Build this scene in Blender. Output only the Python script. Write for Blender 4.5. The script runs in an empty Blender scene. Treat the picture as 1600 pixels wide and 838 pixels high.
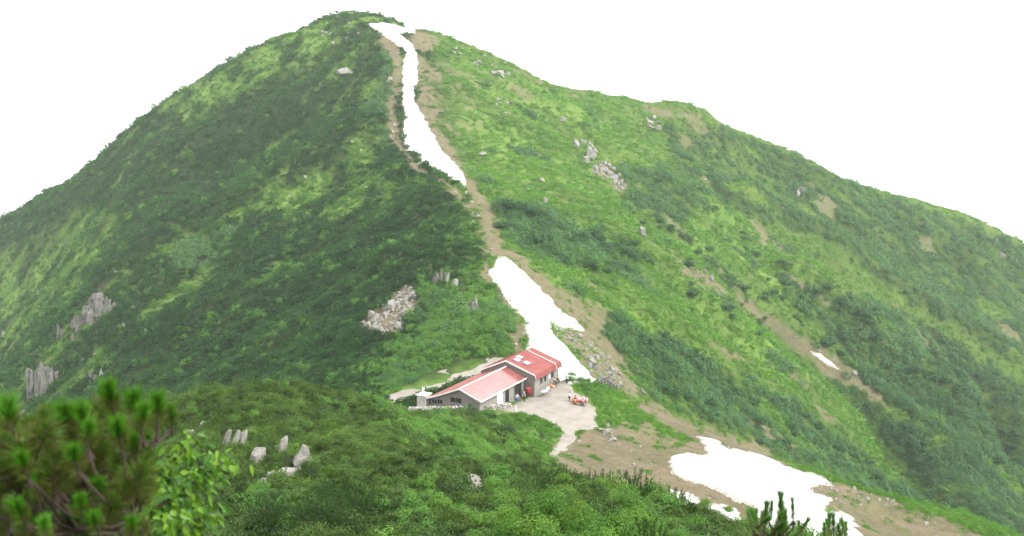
import bpy, bmesh, math, random
import numpy as np
from mathutils import Vector, Matrix, Euler

# ------------------------------------------------------------------ scene, camera, light
S = bpy.context.scene
C = S.collection
random.seed(7)
rng = np.random.default_rng(11)
R = math.radians
PW, PH, F = 1600.0, 838.0, 1500.0
PITCH = R(8.3)
CZ = 45.0                                   # eye height above the saddle

cam_data = bpy.data.cameras.new('camera')
cam = bpy.data.objects.new('camera', cam_data)
C.objects.link(cam)
cam.location = (0, 0, CZ)
cam.rotation_euler = (math.pi/2 - PITCH, 0, 0)
cam_data.sensor_width = 36.0
cam_data.lens = 36.0*F/PW
cam_data.clip_start = 0.05
cam_data.clip_end = 12000
cam_data.dof.use_dof = True
cam_data.dof.focus_distance = 140
cam_data.dof.aperture_fstop = 4.2
S.camera = cam

SUN_EL, SUN_AZ = R(50), R(118)              # azimuth from north (+y) towards east (+x)
world = bpy.data.worlds.new('World'); S.world = world
world.use_nodes = True
wn, wl = world.node_tree.nodes, world.node_tree.links
wn.clear()
sky = wn.new('ShaderNodeTexSky'); sky.sky_type = 'NISHITA'; sky.sun_disc = False
sky.sun_elevation = SUN_EL; sky.sun_rotation = SUN_AZ
sky.air_density = 1.0; sky.dust_density = 4.0; sky.ozone_density = 1.0
hsv = wn.new('ShaderNodeHueSaturation'); hsv.inputs['Saturation'].default_value = 0.12
hsv.inputs['Value'].default_value = 1.0
bg = wn.new('ShaderNodeBackground'); bg.inputs['Strength'].default_value = 0.15
wo = wn.new('ShaderNodeOutputWorld')
# a closed cloud deck: bright grey-white, a little uneven
wtc = wn.new('ShaderNodeTexCoord'); wno = wn.new('ShaderNodeTexNoise')
wno.inputs['Scale'].default_value = 2.2; wno.inputs['Detail'].default_value = 5
wmr = wn.new('ShaderNodeMapRange'); wmr.inputs['To Min'].default_value = 4.6; wmr.inputs['To Max'].default_value = 6.6
wmr.inputs['From Min'].default_value = 0.3; wmr.inputs['From Max'].default_value = 0.7
wcl = wn.new('ShaderNodeCombineColor')
wmx = wn.new('ShaderNodeMix'); wmx.data_type = 'RGBA'; wmx.inputs[0].default_value = 0.85
wl.new(wtc.outputs['Generated'], wno.inputs['Vector']); wl.new(wno.outputs['Fac'], wmr.inputs['Value'])
for k in range(3): wl.new(wmr.outputs[0], wcl.inputs[k])
wl.new(sky.outputs[0], hsv.inputs['Color']); wl.new(hsv.outputs[0], wmx.inputs[6])
wl.new(wcl.outputs[0], wmx.inputs[7])
wl.new(wmx.outputs[2], bg.inputs['Color']); wl.new(bg.outputs[0], wo.inputs[0])

sun_data = bpy.data.lights.new('sun', 'SUN'); sun_data.energy = 1.5; sun_data.angle = R(11)
sun_data.color = (1.0, 0.96, 0.9)
sun = bpy.data.objects.new('sun', sun_data); C.objects.link(sun)
sd = Vector((math.sin(SUN_AZ)*math.cos(SUN_EL), math.cos(SUN_AZ)*math.cos(SUN_EL), math.sin(SUN_EL)))
sun.rotation_euler = sd.to_track_quat('Z', 'Y').to_euler()
sun.location = sd*300

S.view_settings.view_transform = 'Standard'
S.view_settings.look = 'None'
S.view_settings.gamma = 1.0
S.view_settings.use_curve_mapping = False
S.view_settings.exposure = 1.55
S.cycles.use_denoising = True
S.cycles.max_bounces = 6
S.cycles.diffuse_bounces = 3
S.cycles.glossy_bounces = 2
S.cycles.transmission_bounces = 3
S.cycles.volume_bounces = 1
S.cycles.transparent_max_bounces = 6
S.cycles.use_adaptive_sampling = True
S.cycles.adaptive_threshold = 0.02
S.cycles.sample_clamp_indirect = 6.0

# ------------------------------------------------------------------ small tools
def tag(o, label=None, cat=None, group=None, kind=None):
    if label: o['label'] = label
    if cat: o['category'] = cat
    if group: o['group'] = group
    if kind: o['kind'] = kind
    return o

def mesh_np(name, v, f, mat=None, smooth=True):
    """mesh from numpy arrays; f is an (n,3) or (n,4) array"""
    me = bpy.data.meshes.new(name)
    v = np.asarray(v, dtype=np.float32); f = np.asarray(f, dtype=np.int32)
    k = f.shape[1]
    me.vertices.add(len(v)); me.vertices.foreach_set('co', v.ravel())
    me.loops.add(f.size); me.loops.foreach_set('vertex_index', f.ravel())
    me.polygons.add(len(f))
    me.polygons.foreach_set('loop_start', np.arange(0, f.size, k, dtype=np.int32))
    me.polygons.foreach_set('loop_total', np.full(len(f), k, dtype=np.int32))
    me.polygons.foreach_set('use_smooth', np.full(len(f), smooth, dtype=bool))
    if mat: me.materials.append(mat)
    me.update(calc_edges=True); me.validate()
    return me

def link(name, me, parent=None, loc=(0, 0, 0)):
    o = bpy.data.objects.new(name, me); C.objects.link(o)
    if parent: o.parent = parent
    o.location = loc
    return o

# value noise / fbm in numpy
_perm = np.random.default_rng(3).permutation(4096)
_grad = np.random.default_rng(4).uniform(0, 2*np.pi, 4096)
def gnoise(x, y, seed=0):
    xi = np.floor(x).astype(np.int64); yi = np.floor(y).astype(np.int64)
    xf = x-xi; yf = y-yi
    def g(ix, iy, dx, dy):
        h = _perm[(_perm[(ix+seed*57) & 4095] + iy) & 4095]
        a = _grad[h]
        return np.cos(a)*dx+np.sin(a)*dy
    u = xf**3*(xf*(xf*6-15)+10); w = yf**3*(yf*(yf*6-15)+10)
    a = g(xi, yi, xf, yf); b = g(xi+1, yi, xf-1, yf)
    c = g(xi, yi+1, xf, yf-1); d = g(xi+1, yi+1, xf-1, yf-1)
    return ((a*(1-u)+b*u)*(1-w)+(c*(1-u)+d*u)*w)*1.5
def fbm(x, y, scale, octs=4, seed=0, gain=0.5):
    r = 0; a = 1.0; s = 1.0/scale
    for k in range(octs):
        r = r+a*gnoise(x*s, y*s, seed+k); a *= gain; s *= 2.03
    return r
def sstep(a, b, x):
    t = np.clip((x-a)/(b-a), 0, 1); return t*t*(3-2*t)

# pixel of the photograph <-> place
cp, sp = math.cos(PITCH), math.sin(PITCH)
def U(px, py, Y):
    a = (px-800)/F; b = (419-py)/F
    dy = cp+b*sp; dz = -sp+b*cp
    return (a/dy*Y, Y, CZ+dz/dy*Y)
def project(x, y, z):
    zz = z-CZ
    d = y*cp-zz*sp; up = y*sp+zz*cp
    d = np.where(d < 0.1, 0.1, d)
    return 800+F*x/d, 419-F*up/d

# ------------------------------------------------------------------ the lie of the land
pts = []
def L(*seq): pts.extend(U(*p) for p in seq)
def W(*seq): pts.extend((x, y, z+CZ) for x, y, z in seq)
# main ridge from the summit down to the saddle
L((530,17,495),(575,38,475),(600,80,440),(612,140,400),(615,190,372),(645,250,338),(700,295,298),(745,350,258),(772,410,230),(805,480,202),(815,535,181))
# right skyline
L((650,46,492),(700,70,492),(760,96,490),(850,126,492),(950,146,500),(1050,172,505),(1130,192,515),(1250,242,528),(1380,302,542),(1450,322,548),(1530,352,555),(1600,380,562),(1700,430,575))
for q in ((530,18,495),(650,46,492),(760,96,490),(950,146,500),(1130,192,515),(1380,302,542),(1600,380,562),(400,70,492),(200,190,505),(50,310,530)):
    x,y,z = U(*q); pts.append((x+(x*0.12), y+70, z-38)); pts.append((x*1.25, y+170, z-95))
# left skyline
L((480,42,494),(400,75,492),(330,110,490),(270,148,492),(200,202,505),(150,250,512),(100,294,520),(50,318,530),(0,346,540),(-120,410,560))
# right face
L((700,235,362),(800,200,392),(800,300,322),(900,400,262),(900,300,335),(900,200,425),(900,500,205),
  (1000,590,196),(1000,500,236),(1000,400,300),(1000,300,380),(1000,200,468),(1100,640,214),(1100,500,282),(1100,400,346),(1100,300,425),
  (1200,680,234),(1200,600,276),(1200,500,332),(1200,400,402),(1200,300,484),(1300,720,254),(1300,600,312),(1300,500,372),(1300,400,442),
  (1400,760,270),(1400,600,350),(1400,500,412),(1400,400,482),(1500,800,280),(1500,600,392),(1500,500,452),(1500,400,522),
  (1600,838,290),(1600,700,370),(1600,600,424),(1600,500,486),(1750,700,420),(1750,550,500))
# dark left face and the rocky spur
L((620,400,258),(650,470,216),(560,590,172),(500,560,198),(500,500,232),(400,560,228),(300,600,236),(500,400,290),(500,300,342),(500,200,398),(500,100,452),
  (400,150,448),(300,250,425),(400,330,345),(300,378,340),(200,432,330),(120,510,320),(60,590,310),(20,650,300),
  (300,500,275),(200,555,283),(100,615,292),(100,400,410),(50,500,402),(0,600,392),(150,330,450),(0,450,470),(-120,560,460))
# saddle with hut, yard and path
L((800,560,173),(770,575,171),(700,602,161),(600,630,150),(660,648,140.5),(720,649,137.5),(780,643,141),(716,632,147),(836,622,153),(877,600,161),(900,620,153),(860,650,143),(860,715,121),(930,640,149),
  (960,650,150),(900,720,121),(985,690,136))
# brow of the saddle and the falling snow slope
L((940,598,168),(1000,625,160),(1060,655,157),(1150,692,155),(1250,737,152),(1400,787,149),(1500,817,147),(1560,838,146),
  (1050,720,130),(1200,760,131),(1300,800,131),(1100,690,143),(1130,800,112),(1420,830,140))
for q in ((1060,655,157),(1150,692,155),(1250,737,152),(1400,787,149),(1560,838,146)):
    x,y,z = U(*q); pts.append((x+8, y+22, z-15))
# hump of dwarf pine in front of the hut, falling towards the eye
L((500,622,95),(400,624,88),(300,648,80),(600,646,118),(480,730,55),(365,705,60),(430,770,49),(740,757,50),(600,722,62),(700,724,69),(700,696,88),(700,672,112),(640,672,108),(640,704,84),(800,768,49),(800,735,74),(800,700,100),(790,674,122),(830,694,116),
  (160,760,72),(560,660,88))
W((-33,135,-50),(-45,150,-55),(-20,140,-46),(-75,120,-62),(-60,95,-40),(-90,150,-72),(-120,200,-85),(-110,100,-62),(-70,60,-34),(-50,30,-20),
  (0,0,-1.7),(0,5,-4.2),(0,12,-8.0),(0,20,-11.2),(0,30,-14.2),(10,40,-18),(3,50,-20.6),(6,60,-25.5),(7,80,-34),(8,100,-40.5),(14,50,-24.5),(16,70,-33),(20,108,-45),(14,90,-40),(25,30,-20),(35,60,-35),(40,90,-48),(24,55,-32.5),(34,78,-44),(28,68,-39),(18,42,-25),(-10,15,-9.5),(-14,30,-14),(-25,12,-9),(20,10,-9),
  (0,-10,2),(0,-40,8),(40,-20,-8),(-40,-20,-8),(75,60,-48),(85,100,-62),(110,140,-88),(150,180,-118),(200,220,-136),(60,20,-32),(-180,150,-110),(-220,300,-118),(-200,60,-95))
pts = np.array(pts)

SC = 100.0
def _tps(r2):
    return np.where(r2 > 1e-12, 0.5*r2*np.log(np.maximum(r2, 1e-12)), 0.0)
def fit(P, lam):
    q = P[:, :2]/SC; n = len(q)
    d2 = ((q[:, None]-q[None])**2).sum(-1)
    A = np.zeros((n+3, n+3)); A[:n, :n] = _tps(d2)+lam*np.eye(n)
    A[:n, n] = 1; A[:n, n+1:] = q; A[n, :n] = 1; A[n+1:, :n] = q.T
    b = np.zeros(n+3); b[:n] = P[:, 2]
    return q, np.linalg.solve(A, b)
TQ, TW = fit(pts, 0.0006)
GX0, GX1, GY0, GY1, GS = -520, 560, -130, 820, 2.0
gx = np.arange(GX0, GX1+.1, GS); gy = np.arange(GY0, GY1+.1, GS)
def tps_eval(x, y):
    x = np.asarray(x)/SC; y = np.asarray(y)/SC
    r = np.empty(x.shape)
    for i in range(0, len(x), 20000):
        xs, ys = x[i:i+20000], y[i:i+20000]
        d2 = (xs[:, None]-TQ[None, :, 0])**2+(ys[:, None]-TQ[None, :, 1])**2
        r[i:i+20000] = _tps(d2)@TW[:-3]+TW[-3]+TW[-2]*xs+TW[-1]*ys
    return r
XX, YY = np.meshgrid(gx, gy, indexing='ij')
GRID = tps_eval(XX.ravel(), YY.ravel()).reshape(XX.shape)
# far from the mountain the land sinks to a valley floor
rr = np.hypot(XX-20, YY-280)
t = sstep(440, 640, rr); GRID = GRID*(1-t)+(-150+10*fbm(XX, YY, 140, 3, 5))*t
GRID = np.maximum(GRID, -160+6*fbm(XX, YY, 90, 3, 6))

def bil(G, x, y):
    u = np.clip((x-GX0)/GS, 0, len(gx)-1.001); v = np.clip((y-GY0)/GS, 0, len(gy)-1.001)
    i = u.astype(int); j = v.astype(int); a = u-i; b = v-j
    return (G[i, j]*(1-a)+G[i+1, j]*a)*(1-b)+(G[i, j+1]*(1-a)+G[i+1, j+1]*a)*b
def base_hit(px, py, y0=14.0, y1=760.0, H=None):
    """first point of the land on the sight line through a pixel"""
    Hf = H or (lambda x, y: bil(GRID, x, y))
    ys = np.arange(y0, y1, 0.4)
    a = (px-800)/F; b = (419-py)/F; dy = cp+b*sp; dz = -sp+b*cp
    zs = CZ+dz/dy*ys; xs = a/dy*ys
    under = Hf(xs, ys) > zs
    if not under.any(): return None
    k = int(np.argmax(under)); 
    return np.array((xs[k], ys[k], zs[k]))
def polyline_dist(x, y, P):
    d = np.full(x.shape, 1e9)
    for (ax, ay), (bx, by) in zip(P[:-1], P[1:]):
        dx, dy = bx-ax, by-ay; L2 = dx*dx+dy*dy+1e-9
        t = np.clip(((x-ax)*dx+(y-ay)*dy)/L2, 0, 1)
        d = np.minimum(d, np.hypot(x-ax-t*dx, y-ay-t*dy))
    return d
# spurs and gullies on the faces
SPURS = [([(1180,330),(1280,380),(1420,472),(1600,588)], 9, 12), ([(900,190),(1000,270),(1150,350),(1250,430)], 4, 12),
         ([(1270,470),(1400,560),(1500,650),(1590,770)], 11, 13), ([(1240,520),(1340,600),(1400,660),(1440,740)], -15, 13), ([(1480,560),(1560,640),(1600,720)], -10, 11),
         ([(1380,420),(1500,500),(1600,560)], -8, 11), ([(1300,420),(1420,530),(1540,640),(1620,720)], -6, 9), ([(1000,330),(1150,440),(1300,560)], -3, 8), ([(950,360),(1100,480),(1280,620)], 3, 8), ([(1520,420),(1560,470),(1600,540)], 6, 11),
         ([(820,340),(1000,475),(1200,610),(1350,715)], 3.5, 9), ([(560,215),(430,290),(300,350),(180,432)], 4, 11),
         ([(600,130),(470,190),(330,260),(150,370),(20,450)], -3, 12), ([(440,180),(300,240),(150,300),(40,380)], 3.5, 11),
         ([(640,410),(520,430),(380,470),(250,520)], 2.5, 9), ([(560,340),(440,400),(300,450)], -2.5, 10)]
SPURS.append(([(1058,181),(1096,186)], 5.5, 9))
for P, amp, wd in SPURS:
    Q = [base_hit(*p) for p in P]; Q = [(q[0], q[1]) for q in Q if q is not None]
    if len(Q) > 1:
        d = polyline_dist(XX, YY, Q); GRID = GRID+amp*1.3*np.exp(-(d/wd)**2)
# fine relief, stretched down the fall lines; calm round the hut and yard
calm = 1-np.exp(-(np.maximum(0, np.hypot((XX-0)/1.0, (YY-150)/1.0)-12)/26)**2)
near = sstep(75, 175, YY)
wr = sstep(-12, 12, XX+(YY-200)*0.13)           # right of the ridge
s1, t1 = XX*.93-YY*.35, XX*.35+YY*.93
s2, t2 = -XX*.79-YY*.62, -XX*.62+YY*.79
rel = wr*(fbm(s1/4, t1, 30, 4, 20)*4.0)+(1-wr)*(fbm(s2/4.5, t2, 24, 4, 30)*3.2)
rel = rel+fbm(XX, YY, 12, 3, 40)*0.7
GRID = GRID+rel*calm*(0.12+0.88*near)
def H(x, y):
    x = np.asarray(x, dtype=float); y = np.asarray(y, dtype=float)
    return bil(GRID, x, y)
def hit(px, py, y0=14.0): return base_hit(px, py, y0, H=H)

# ------------------------------------------------------------------ what grows where (outlines seen in the photo, kept as places on the land)
def inpoly(px, py, P):
    P = np.asarray(P, dtype=float); r = np.zeros(px.shape, bool)
    n = len(P)
    for k in range(n):
        x0, y0 = P[k]; x1, y1 = P[(k+1) % n]
        c = (y0 > py) != (y1 > py)
        r ^= c & (px < (x1-x0)*(py-y0)/(y1-y0+1e-12)+x0)
    return r
def polysd(px, py, P):
    """signed distance in photo pixels, positive inside"""
    P = list(P)
    d = polyline_dist(px, py, P+[P[0]])
    return np.where(inpoly(px, py, P), d, -d)
def area(px, py, Y, polys, soft, y0=0, y1=1e9):
    w = np.zeros(px.shape)
    for P in polys:
        A = np.asarray(P); m = (px > A[:, 0].min()-30) & (px < A[:, 0].max()+30) & (py > A[:, 1].min()-30) & (py < A[:, 1].max()+30) & (Y > y0) & (Y < y1)
        if m.any():
            w[m] = np.maximum(w[m], sstep(-soft, soft, polysd(px[m], py[m], P)))
    return w
SNOW = {
 'a': [(572,36),(600,35),(648,44),(650,52),(628,56),(644,68),(652,82),(653,120),(650,160),(660,180),(680,215),(690,235),(712,255),(728,278),(727,292),(705,282),(672,262),(640,240),(629,222),(629,180),(628,130),(630,96),(634,82),(612,64),(596,54),(584,46)],
 'b': [(776,400),(790,400),(806,413),(835,440),(868,475),(905,505),(912,518),(890,516),(866,510),(860,514),(872,528),(890,548),(912,572),(932,596),(941,602),(900,600),(850,590),(820,560),(824,530),(818,500),(800,482),(780,452),(763,428)],
 'c': [(1088,680),(1105,682),(1140,700),(1190,712),(1240,732),(1290,748),(1305,760),(1270,762),(1275,772),(1300,780),(1290,792),(1330,808),(1345,838),(1360,870),(1150,850),(1180,792),(1120,768),(1060,748),(1040,722),(1060,708),(1110,712)],
 'd': [(1040,766),(1060,768),(1110,784),(1150,798),(1170,830),(1120,830),(1060,790)],
 'e': [(1267,549),(1280,552),(1300,566),(1314,578),(1306,578),(1284,566)],
}
PATH = {
 'yard': [(784,641),(800,634),(836,617),(858,607),(877,597),(884,597),(893,600),(898,612),(918,622),(930,640),(934,668),(920,672),(900,674),(898,690),(880,705),(862,718),(845,722),(862,704),(874,688),(878,672),(860,660),(835,649),(810,645)],
 'back': [(596,624),(640,605),(690,579),(740,563),(775,557),(800,560),(790,580),(740,592),(690,612),(640,628),(605,636)],
 'dirt': [(725,742),(745,742),(760,755),(755,770),(735,772),(728,758)],
}
EARTH = [
 [(864,514),(912,518),(968,545),(988,602),(945,606),(905,568)],
 [(580,38),(625,60),(632,110),(622,180),(628,225),(660,262),(715,292),(740,330),(765,390),(790,460),(812,490),(824,548),(800,566),(796,505),(758,425),(745,350),(700,300),(640,262),(606,215),(605,150),(612,100),(590,60)],
 [(645,75),(690,110),(706,160),(700,200),(722,250),(748,290),(764,310),(735,312),(712,268),(676,230),(655,180),(650,110)],
 [(640,42),(690,58),(675,80),(640,76)],
 [(735,300),(768,312),(790,380),(850,430),(922,488),(962,540),(978,585),(1012,622),(960,614),(925,578),(862,512),(905,518),(860,470),(800,410),(765,400),(742,340)],
 [(850,690),(930,665),(1000,660),(1060,690),(1100,680),(1180,700),(1300,750),(1400,785),(1500,815),(1560,838),(1560,900),(1150,900),(1000,770),(880,740)],
 [(935,596),(1000,618),(1060,648),(1160,686),(1250,732),(1240,748),(1150,704),(1090,694),(1040,668)],
 [(1030,380),(1062,400),(1160,468),(1240,518),(1310,555),(1372,608),(1388,645),(1350,615),(1290,585),(1240,545),(1170,492),(1060,424)],
 [(1165,343),(1192,352),(1218,385),(1195,380)], [(1150,648),(1185,658),(1242,695),(1238,708),(1190,692)],
 [(740,88),(800,106),(870,124),(935,144),(905,158),(830,134)], [(1000,158),(1060,176),(1110,186),(1040,186),(1010,176)],
 [(1095,533),(1130,538),(1185,565),(1150,562)], [(660,120),(720,130),(760,190),(740,220),(690,200)],
 [(1230,425),(1275,455),(1310,478),(1290,474),(1245,446)], [(815,668),(850,670),(855,690),(820,690)],
]
GRASS = [   # bright turf
 [(885,592),(945,604),(1000,638),(1062,682),(1000,690),(950,660),(925,632)], [(1330,772),(1380,780),(1450,806),(1430,818),(1360,800)],
 [(690,60),(780,100),(900,150),(1000,230),(1150,330),(1260,410),(1340,520),(1300,560),(1160,470),(1050,390),(1000,390),(900,330),(800,320),(745,290),(715,220),(700,130)],
 [(760,340),(850,380),(1000,480),(1150,570),(1260,640),(1200,640),(1050,560),(900,480),(800,400)],
 [(1040,410),(1160,490),(1280,580),(1300,620),(1180,580),(1060,480)],
 [(1250,380),(1300,384),(1420,466),(1560,560),(1610,582),(1610,600),(1540,562),(1420,486),(1300,410)],
 [(560,130),(606,110),(610,180),(600,230),(560,200)], [(450,285),(560,215),(600,260),(640,300),(600,330),(470,350),(410,330)],
 [(180,430),(300,360),(440,290),(470,300),(330,370),(200,436)], [(0,640),(60,560),(140,480),(190,425),(230,420),(160,490),(80,580),(30,660)],
 [(520,20),(400,72),(300,125),(240,165),(300,190),(420,130),(530,80)], [(0,400),(120,330),(200,330),(120,470),(0,560)],
 [(765,330),(800,360),(850,440),(790,410)], [(590,640),(660,650),(700,680),(780,700),(800,735),(720,745),(640,700)], [(560,600),(620,598),(700,580),(770,560),(800,545),(790,570),(700,600),(600,634)],
 [(815,650),(870,668),(872,700),(840,718),(800,690)],
]
SHRUB = [   # grey-green broadleaf scrub
 [(780,320),(860,330),(940,350),(1000,400),(1010,450),(930,420),(840,400),(790,370)],
 [(880,450),(960,500),(1100,560),(1250,640),(1380,740),(1470,800),(1400,790),(1250,732),(1100,660),(1010,615),(960,560)],
 [(1040,200),(1130,196),(1380,306),(1600,384),(1640,600),(1560,555),(1420,465),(1290,376),(1180,340),(1050,280)],
 [(960,260),(1040,270),(1100,320),(1050,360),(980,320)], [(1230,440),(1420,490),(1600,600),(1700,900),(1480,800),(1350,660),(1260,540)],
 [(660,470),(720,440),(790,470),(800,540),(700,590),(600,610),(620,560)],
 [(380,360),(300,380),(240,430),(330,420)], [(600,60),(615,120),(605,230),(575,180)],
]
HX, HY, HZ = 3.67, 152.9, 2.0                # corner of the hut's tall block
hu, hv = (.454, .891), (-.891, .454)          # along the ridge, and away from the yard
def hutfoot(x, y):
    a = (x-HX)*hu[0]+(y-HY)*hu[1]; b = (x-HX)*hv[0]+(y-HY)*hv[1]
    return ((a > -17) & (a < 11) & (b > -2.5) & (b < 12.5)).astype(float)
ROCKY = [[(716,736),(768,738),(766,788),(722,788)],
 [(635,446),(657,453),(652,482),(636,502),(622,522),(590,531),(560,512),(578,492),(612,480),(620,458)], [(940,252),(957,257),(982,296),(972,304),(930,276),(925,266)],
 [(676,410),(706,412),(716,448),(680,450)], [(730,460),(750,460),(750,494),(730,494)], [(340,690),(384,690),(384,716),(344,716)], [(392,706),(416,704),(414,740),(392,740)], [(430,690),(456,686),(452,726),(430,726)],
 [(455,700),(498,704),(500,748),(430,776),(405,792),(398,770),(440,748),(456,730)], [(320,640),(345,640),(300,690),(286,690)], [(122,444),(178,444),(172,500),(122,512)], [(50,545),(84,545),(82,615),(50,622)], [(20,612),(44,612),(36,660),(16,664)], [(630,634),(800,630),(800,650),(720,656),(630,654)]]
def classify(x, y):
    z = H(x, y); px, py = project(x, y, z)
    s = np.clip(1500.0/np.maximum(y, 20), 1, 40)
    jx = fbm(x, y, 6, 4, 50)*1.6*s+fbm(x, y, 26, 2, 54)*3*s**.7; jy = fbm(x, y, 6, 4, 60)*0.8*s+fbm(x, y, 26, 2, 64)*1.5*s**.7
    qx, qy = px+jx, py+jy
    n1 = fbm(x, y, 14, 4, 70); n2 = fbm(x, y, 34, 3, 80)
    n1 = np.where(x+(y-185)*.135 > 0, .45*n1+.75*fbm((x*.93-y*.35)/4, x*.35+y*.93, 13, 4, 72), n1)
    earth = area(px+jx*.8, py+jy*.8, y, EARTH, 9, 90)
    earth = earth*(1-.62*area(px+jx, py+jy, y, [EARTH[13], EARTH[10]], 25, 250))
    for k in ('a', 'b', 'c', 'd', 'e'):
        earth = np.maximum(earth, area(px+jx*.2, py+jy*.2, y, [SNOW[k]], 6, 90))
    fine_n = fbm(x, y, 3.2, 4, 150)
    earth = sstep(.30, .92, earth+.42*fine_n*(earth > .02))
    earth = earth*np.clip(.84+.45*fbm((x*.93-y*.35)/3, x*.35+y*.93, 5, 4, 152)*(y < 170), .74, 1)
    grass = area(qx, qy, y, GRASS, 16, 40)
    shrub = area(qx, qy, y, SHRUB, 8, 100)
    right = sstep(-20, 15, x+(y-185)*0.135)*sstep(95, 170, y)
    earth = np.maximum(earth, 0.6*sstep(.62, .95, n2+n1*.5)*right*sstep(160, 220, y))
    grass = np.maximum(grass*np.clip(.75+n1, 0, 1), sstep(0.3, .75, .6*n2+.8*fbm((-x*.79-y*.62)/4.5, -x*.62+y*.79, 11, 3, 86))*.8*(1-right)*sstep(110, 170, y))
    grass = np.maximum(grass, right*sstep(150, 200, y)*.65)
    shrub = np.maximum(shrub*np.clip(.85+1.3*n1, 0, 1), sstep(.62, .85, n1*1.1+.3*n2)*right*sstep(175, 210, y)*.9)
    shrub = shrub*(1-earth*.9)
    saddle = sstep(100, 112, y)*(1-sstep(166, 182, y))*sstep(-8, -2, x-(150-y)*.05)
    grass = np.maximum(grass, saddle*.8*(1-earth)); shrub = shrub*(1-saddle)
    pine = np.clip(1-earth*1.5-grass*1.1-shrub, 0, 1)*(1-right)
    lump = .5+.5*np.clip(fbm(x, y, 4.2, 3, 130, .6)*1.4, -1, 1)
    lump2 = .5+.5*np.clip(fbm(x, y, 5.0, 2, 140)*1.3, -1, 1)
    rocky = area(px+jx*.4, py+jy*.4, y, ROCKY, 5, 40)
    earth = np.maximum(earth, area(px+jx*.4, py+jy*.4, y, ROCKY[1:3], 5, 40)*.85); earth = np.maximum(earth, rocky*.25)
    bare = np.maximum(area(px, py, y, [PATH['yard'], PATH['back'], PATH['dirt']], 4, 38), hutfoot(x, y))
    pine = pine*(1-bare); 
    hump = 1-sstep(125, 150, y)
    lumph = .5+.5*np.clip(fbm(x, y, 2.1, 3, 135, .5)*1.6, -1, 1)
    hump = hump*(1-.97*sstep(-2, 3, x)*(1-sstep(75, 95, y)))
    canopy = (pine*(lump*1.7*(1-hump)+lumph*1.35*hump)*(1-rocky)+shrub*lump2*1.2*(1-earth))*(1-.65*sstep(380, 500, y))*sstep(30, 50, y)
    return dict(pine=pine, bare=bare, canopy=canopy, earth=earth, grass=np.clip(grass*(1-shrub*.6), 0, 1), shrub=shrub, right=right, px=px, py=py, z=z, n1=n1, n2=n2)

# ------------------------------------------------------------------ material helpers
def mat(name):
    m = bpy.data.materials.new(name); m.use_nodes = True
    nt = m.node_tree; nt.nodes.clear()
    out = nt.nodes.new('ShaderNodeOutputMaterial')
    return m, nt.nodes, nt.links, out
def ramp(n, stops):
    r = n.new('ShaderNodeValToRGB'); e = r.color_ramp.elements
    e[0].position, e[0].color = stops[0][0], (*stops[0][1], 1)
    e[1].position, e[1].color = stops[-1][0], (*stops[-1][1], 1)
    for p, c in stops[1:-1]:
        q = e.new(p); q.color = (*c, 1)
    return r
def noise(n, l, scale, detail=5, vec=None, rough=.55):
    t = n.new('ShaderNodeTexNoise'); t.inputs['Scale'].default_value = scale
    t.inputs['Detail'].default_value = detail; t.inputs['Roughness'].default_value = rough
    if vec: l.new(vec, t.inputs['Vector'])
    return t
def mixc(n, l, fac, a, b):
    m = n.new('ShaderNodeMix'); m.data_type = 'RGBA'
    for s, v in ((m.inputs[0], fac), (m.inputs[6], a), (m.inputs[7], b)):
        if hasattr(v, 'links'): l.new(v, s)
        elif isinstance(v, (int, float)): s.default_value = v
        else: s.default_value = (*v, 1)
    return m.outputs[2]
def attr(n, name, kind='GEOMETRY'):
    a = n.new('ShaderNodeAttribute'); a.attribute_name = name; a.attribute_type = kind
    return a
def bsdf(n, l, out, col, rough=.8, spec=.3, bump=None, bdist=.02, bstr=.6, metal=0):
    b = n.new('ShaderNodeBsdfPrincipled')
    if hasattr(col, 'links'): l.new(col, b.inputs['Base Color'])
    else: b.inputs['Base Color'].default_value = (*col, 1)
    b.inputs['Roughness'].default_value = rough; b.inputs['Specular IOR Level'].default_value = spec
    b.inputs['Metallic'].default_value = metal
    if bump is not None:
        bp = n.new('ShaderNodeBump'); bp.inputs['Distance'].default_value = bdist; bp.inputs['Strength'].default_value = bstr
        l.new(bump, bp.inputs['Height']); l.new(bp.outputs[0], b.inputs['Normal'])
    l.new(b.outputs[0], out.inputs[0])
    return b
def objvec(n):
    return n.new('ShaderNodeTexCoord').outputs['Object']

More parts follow.
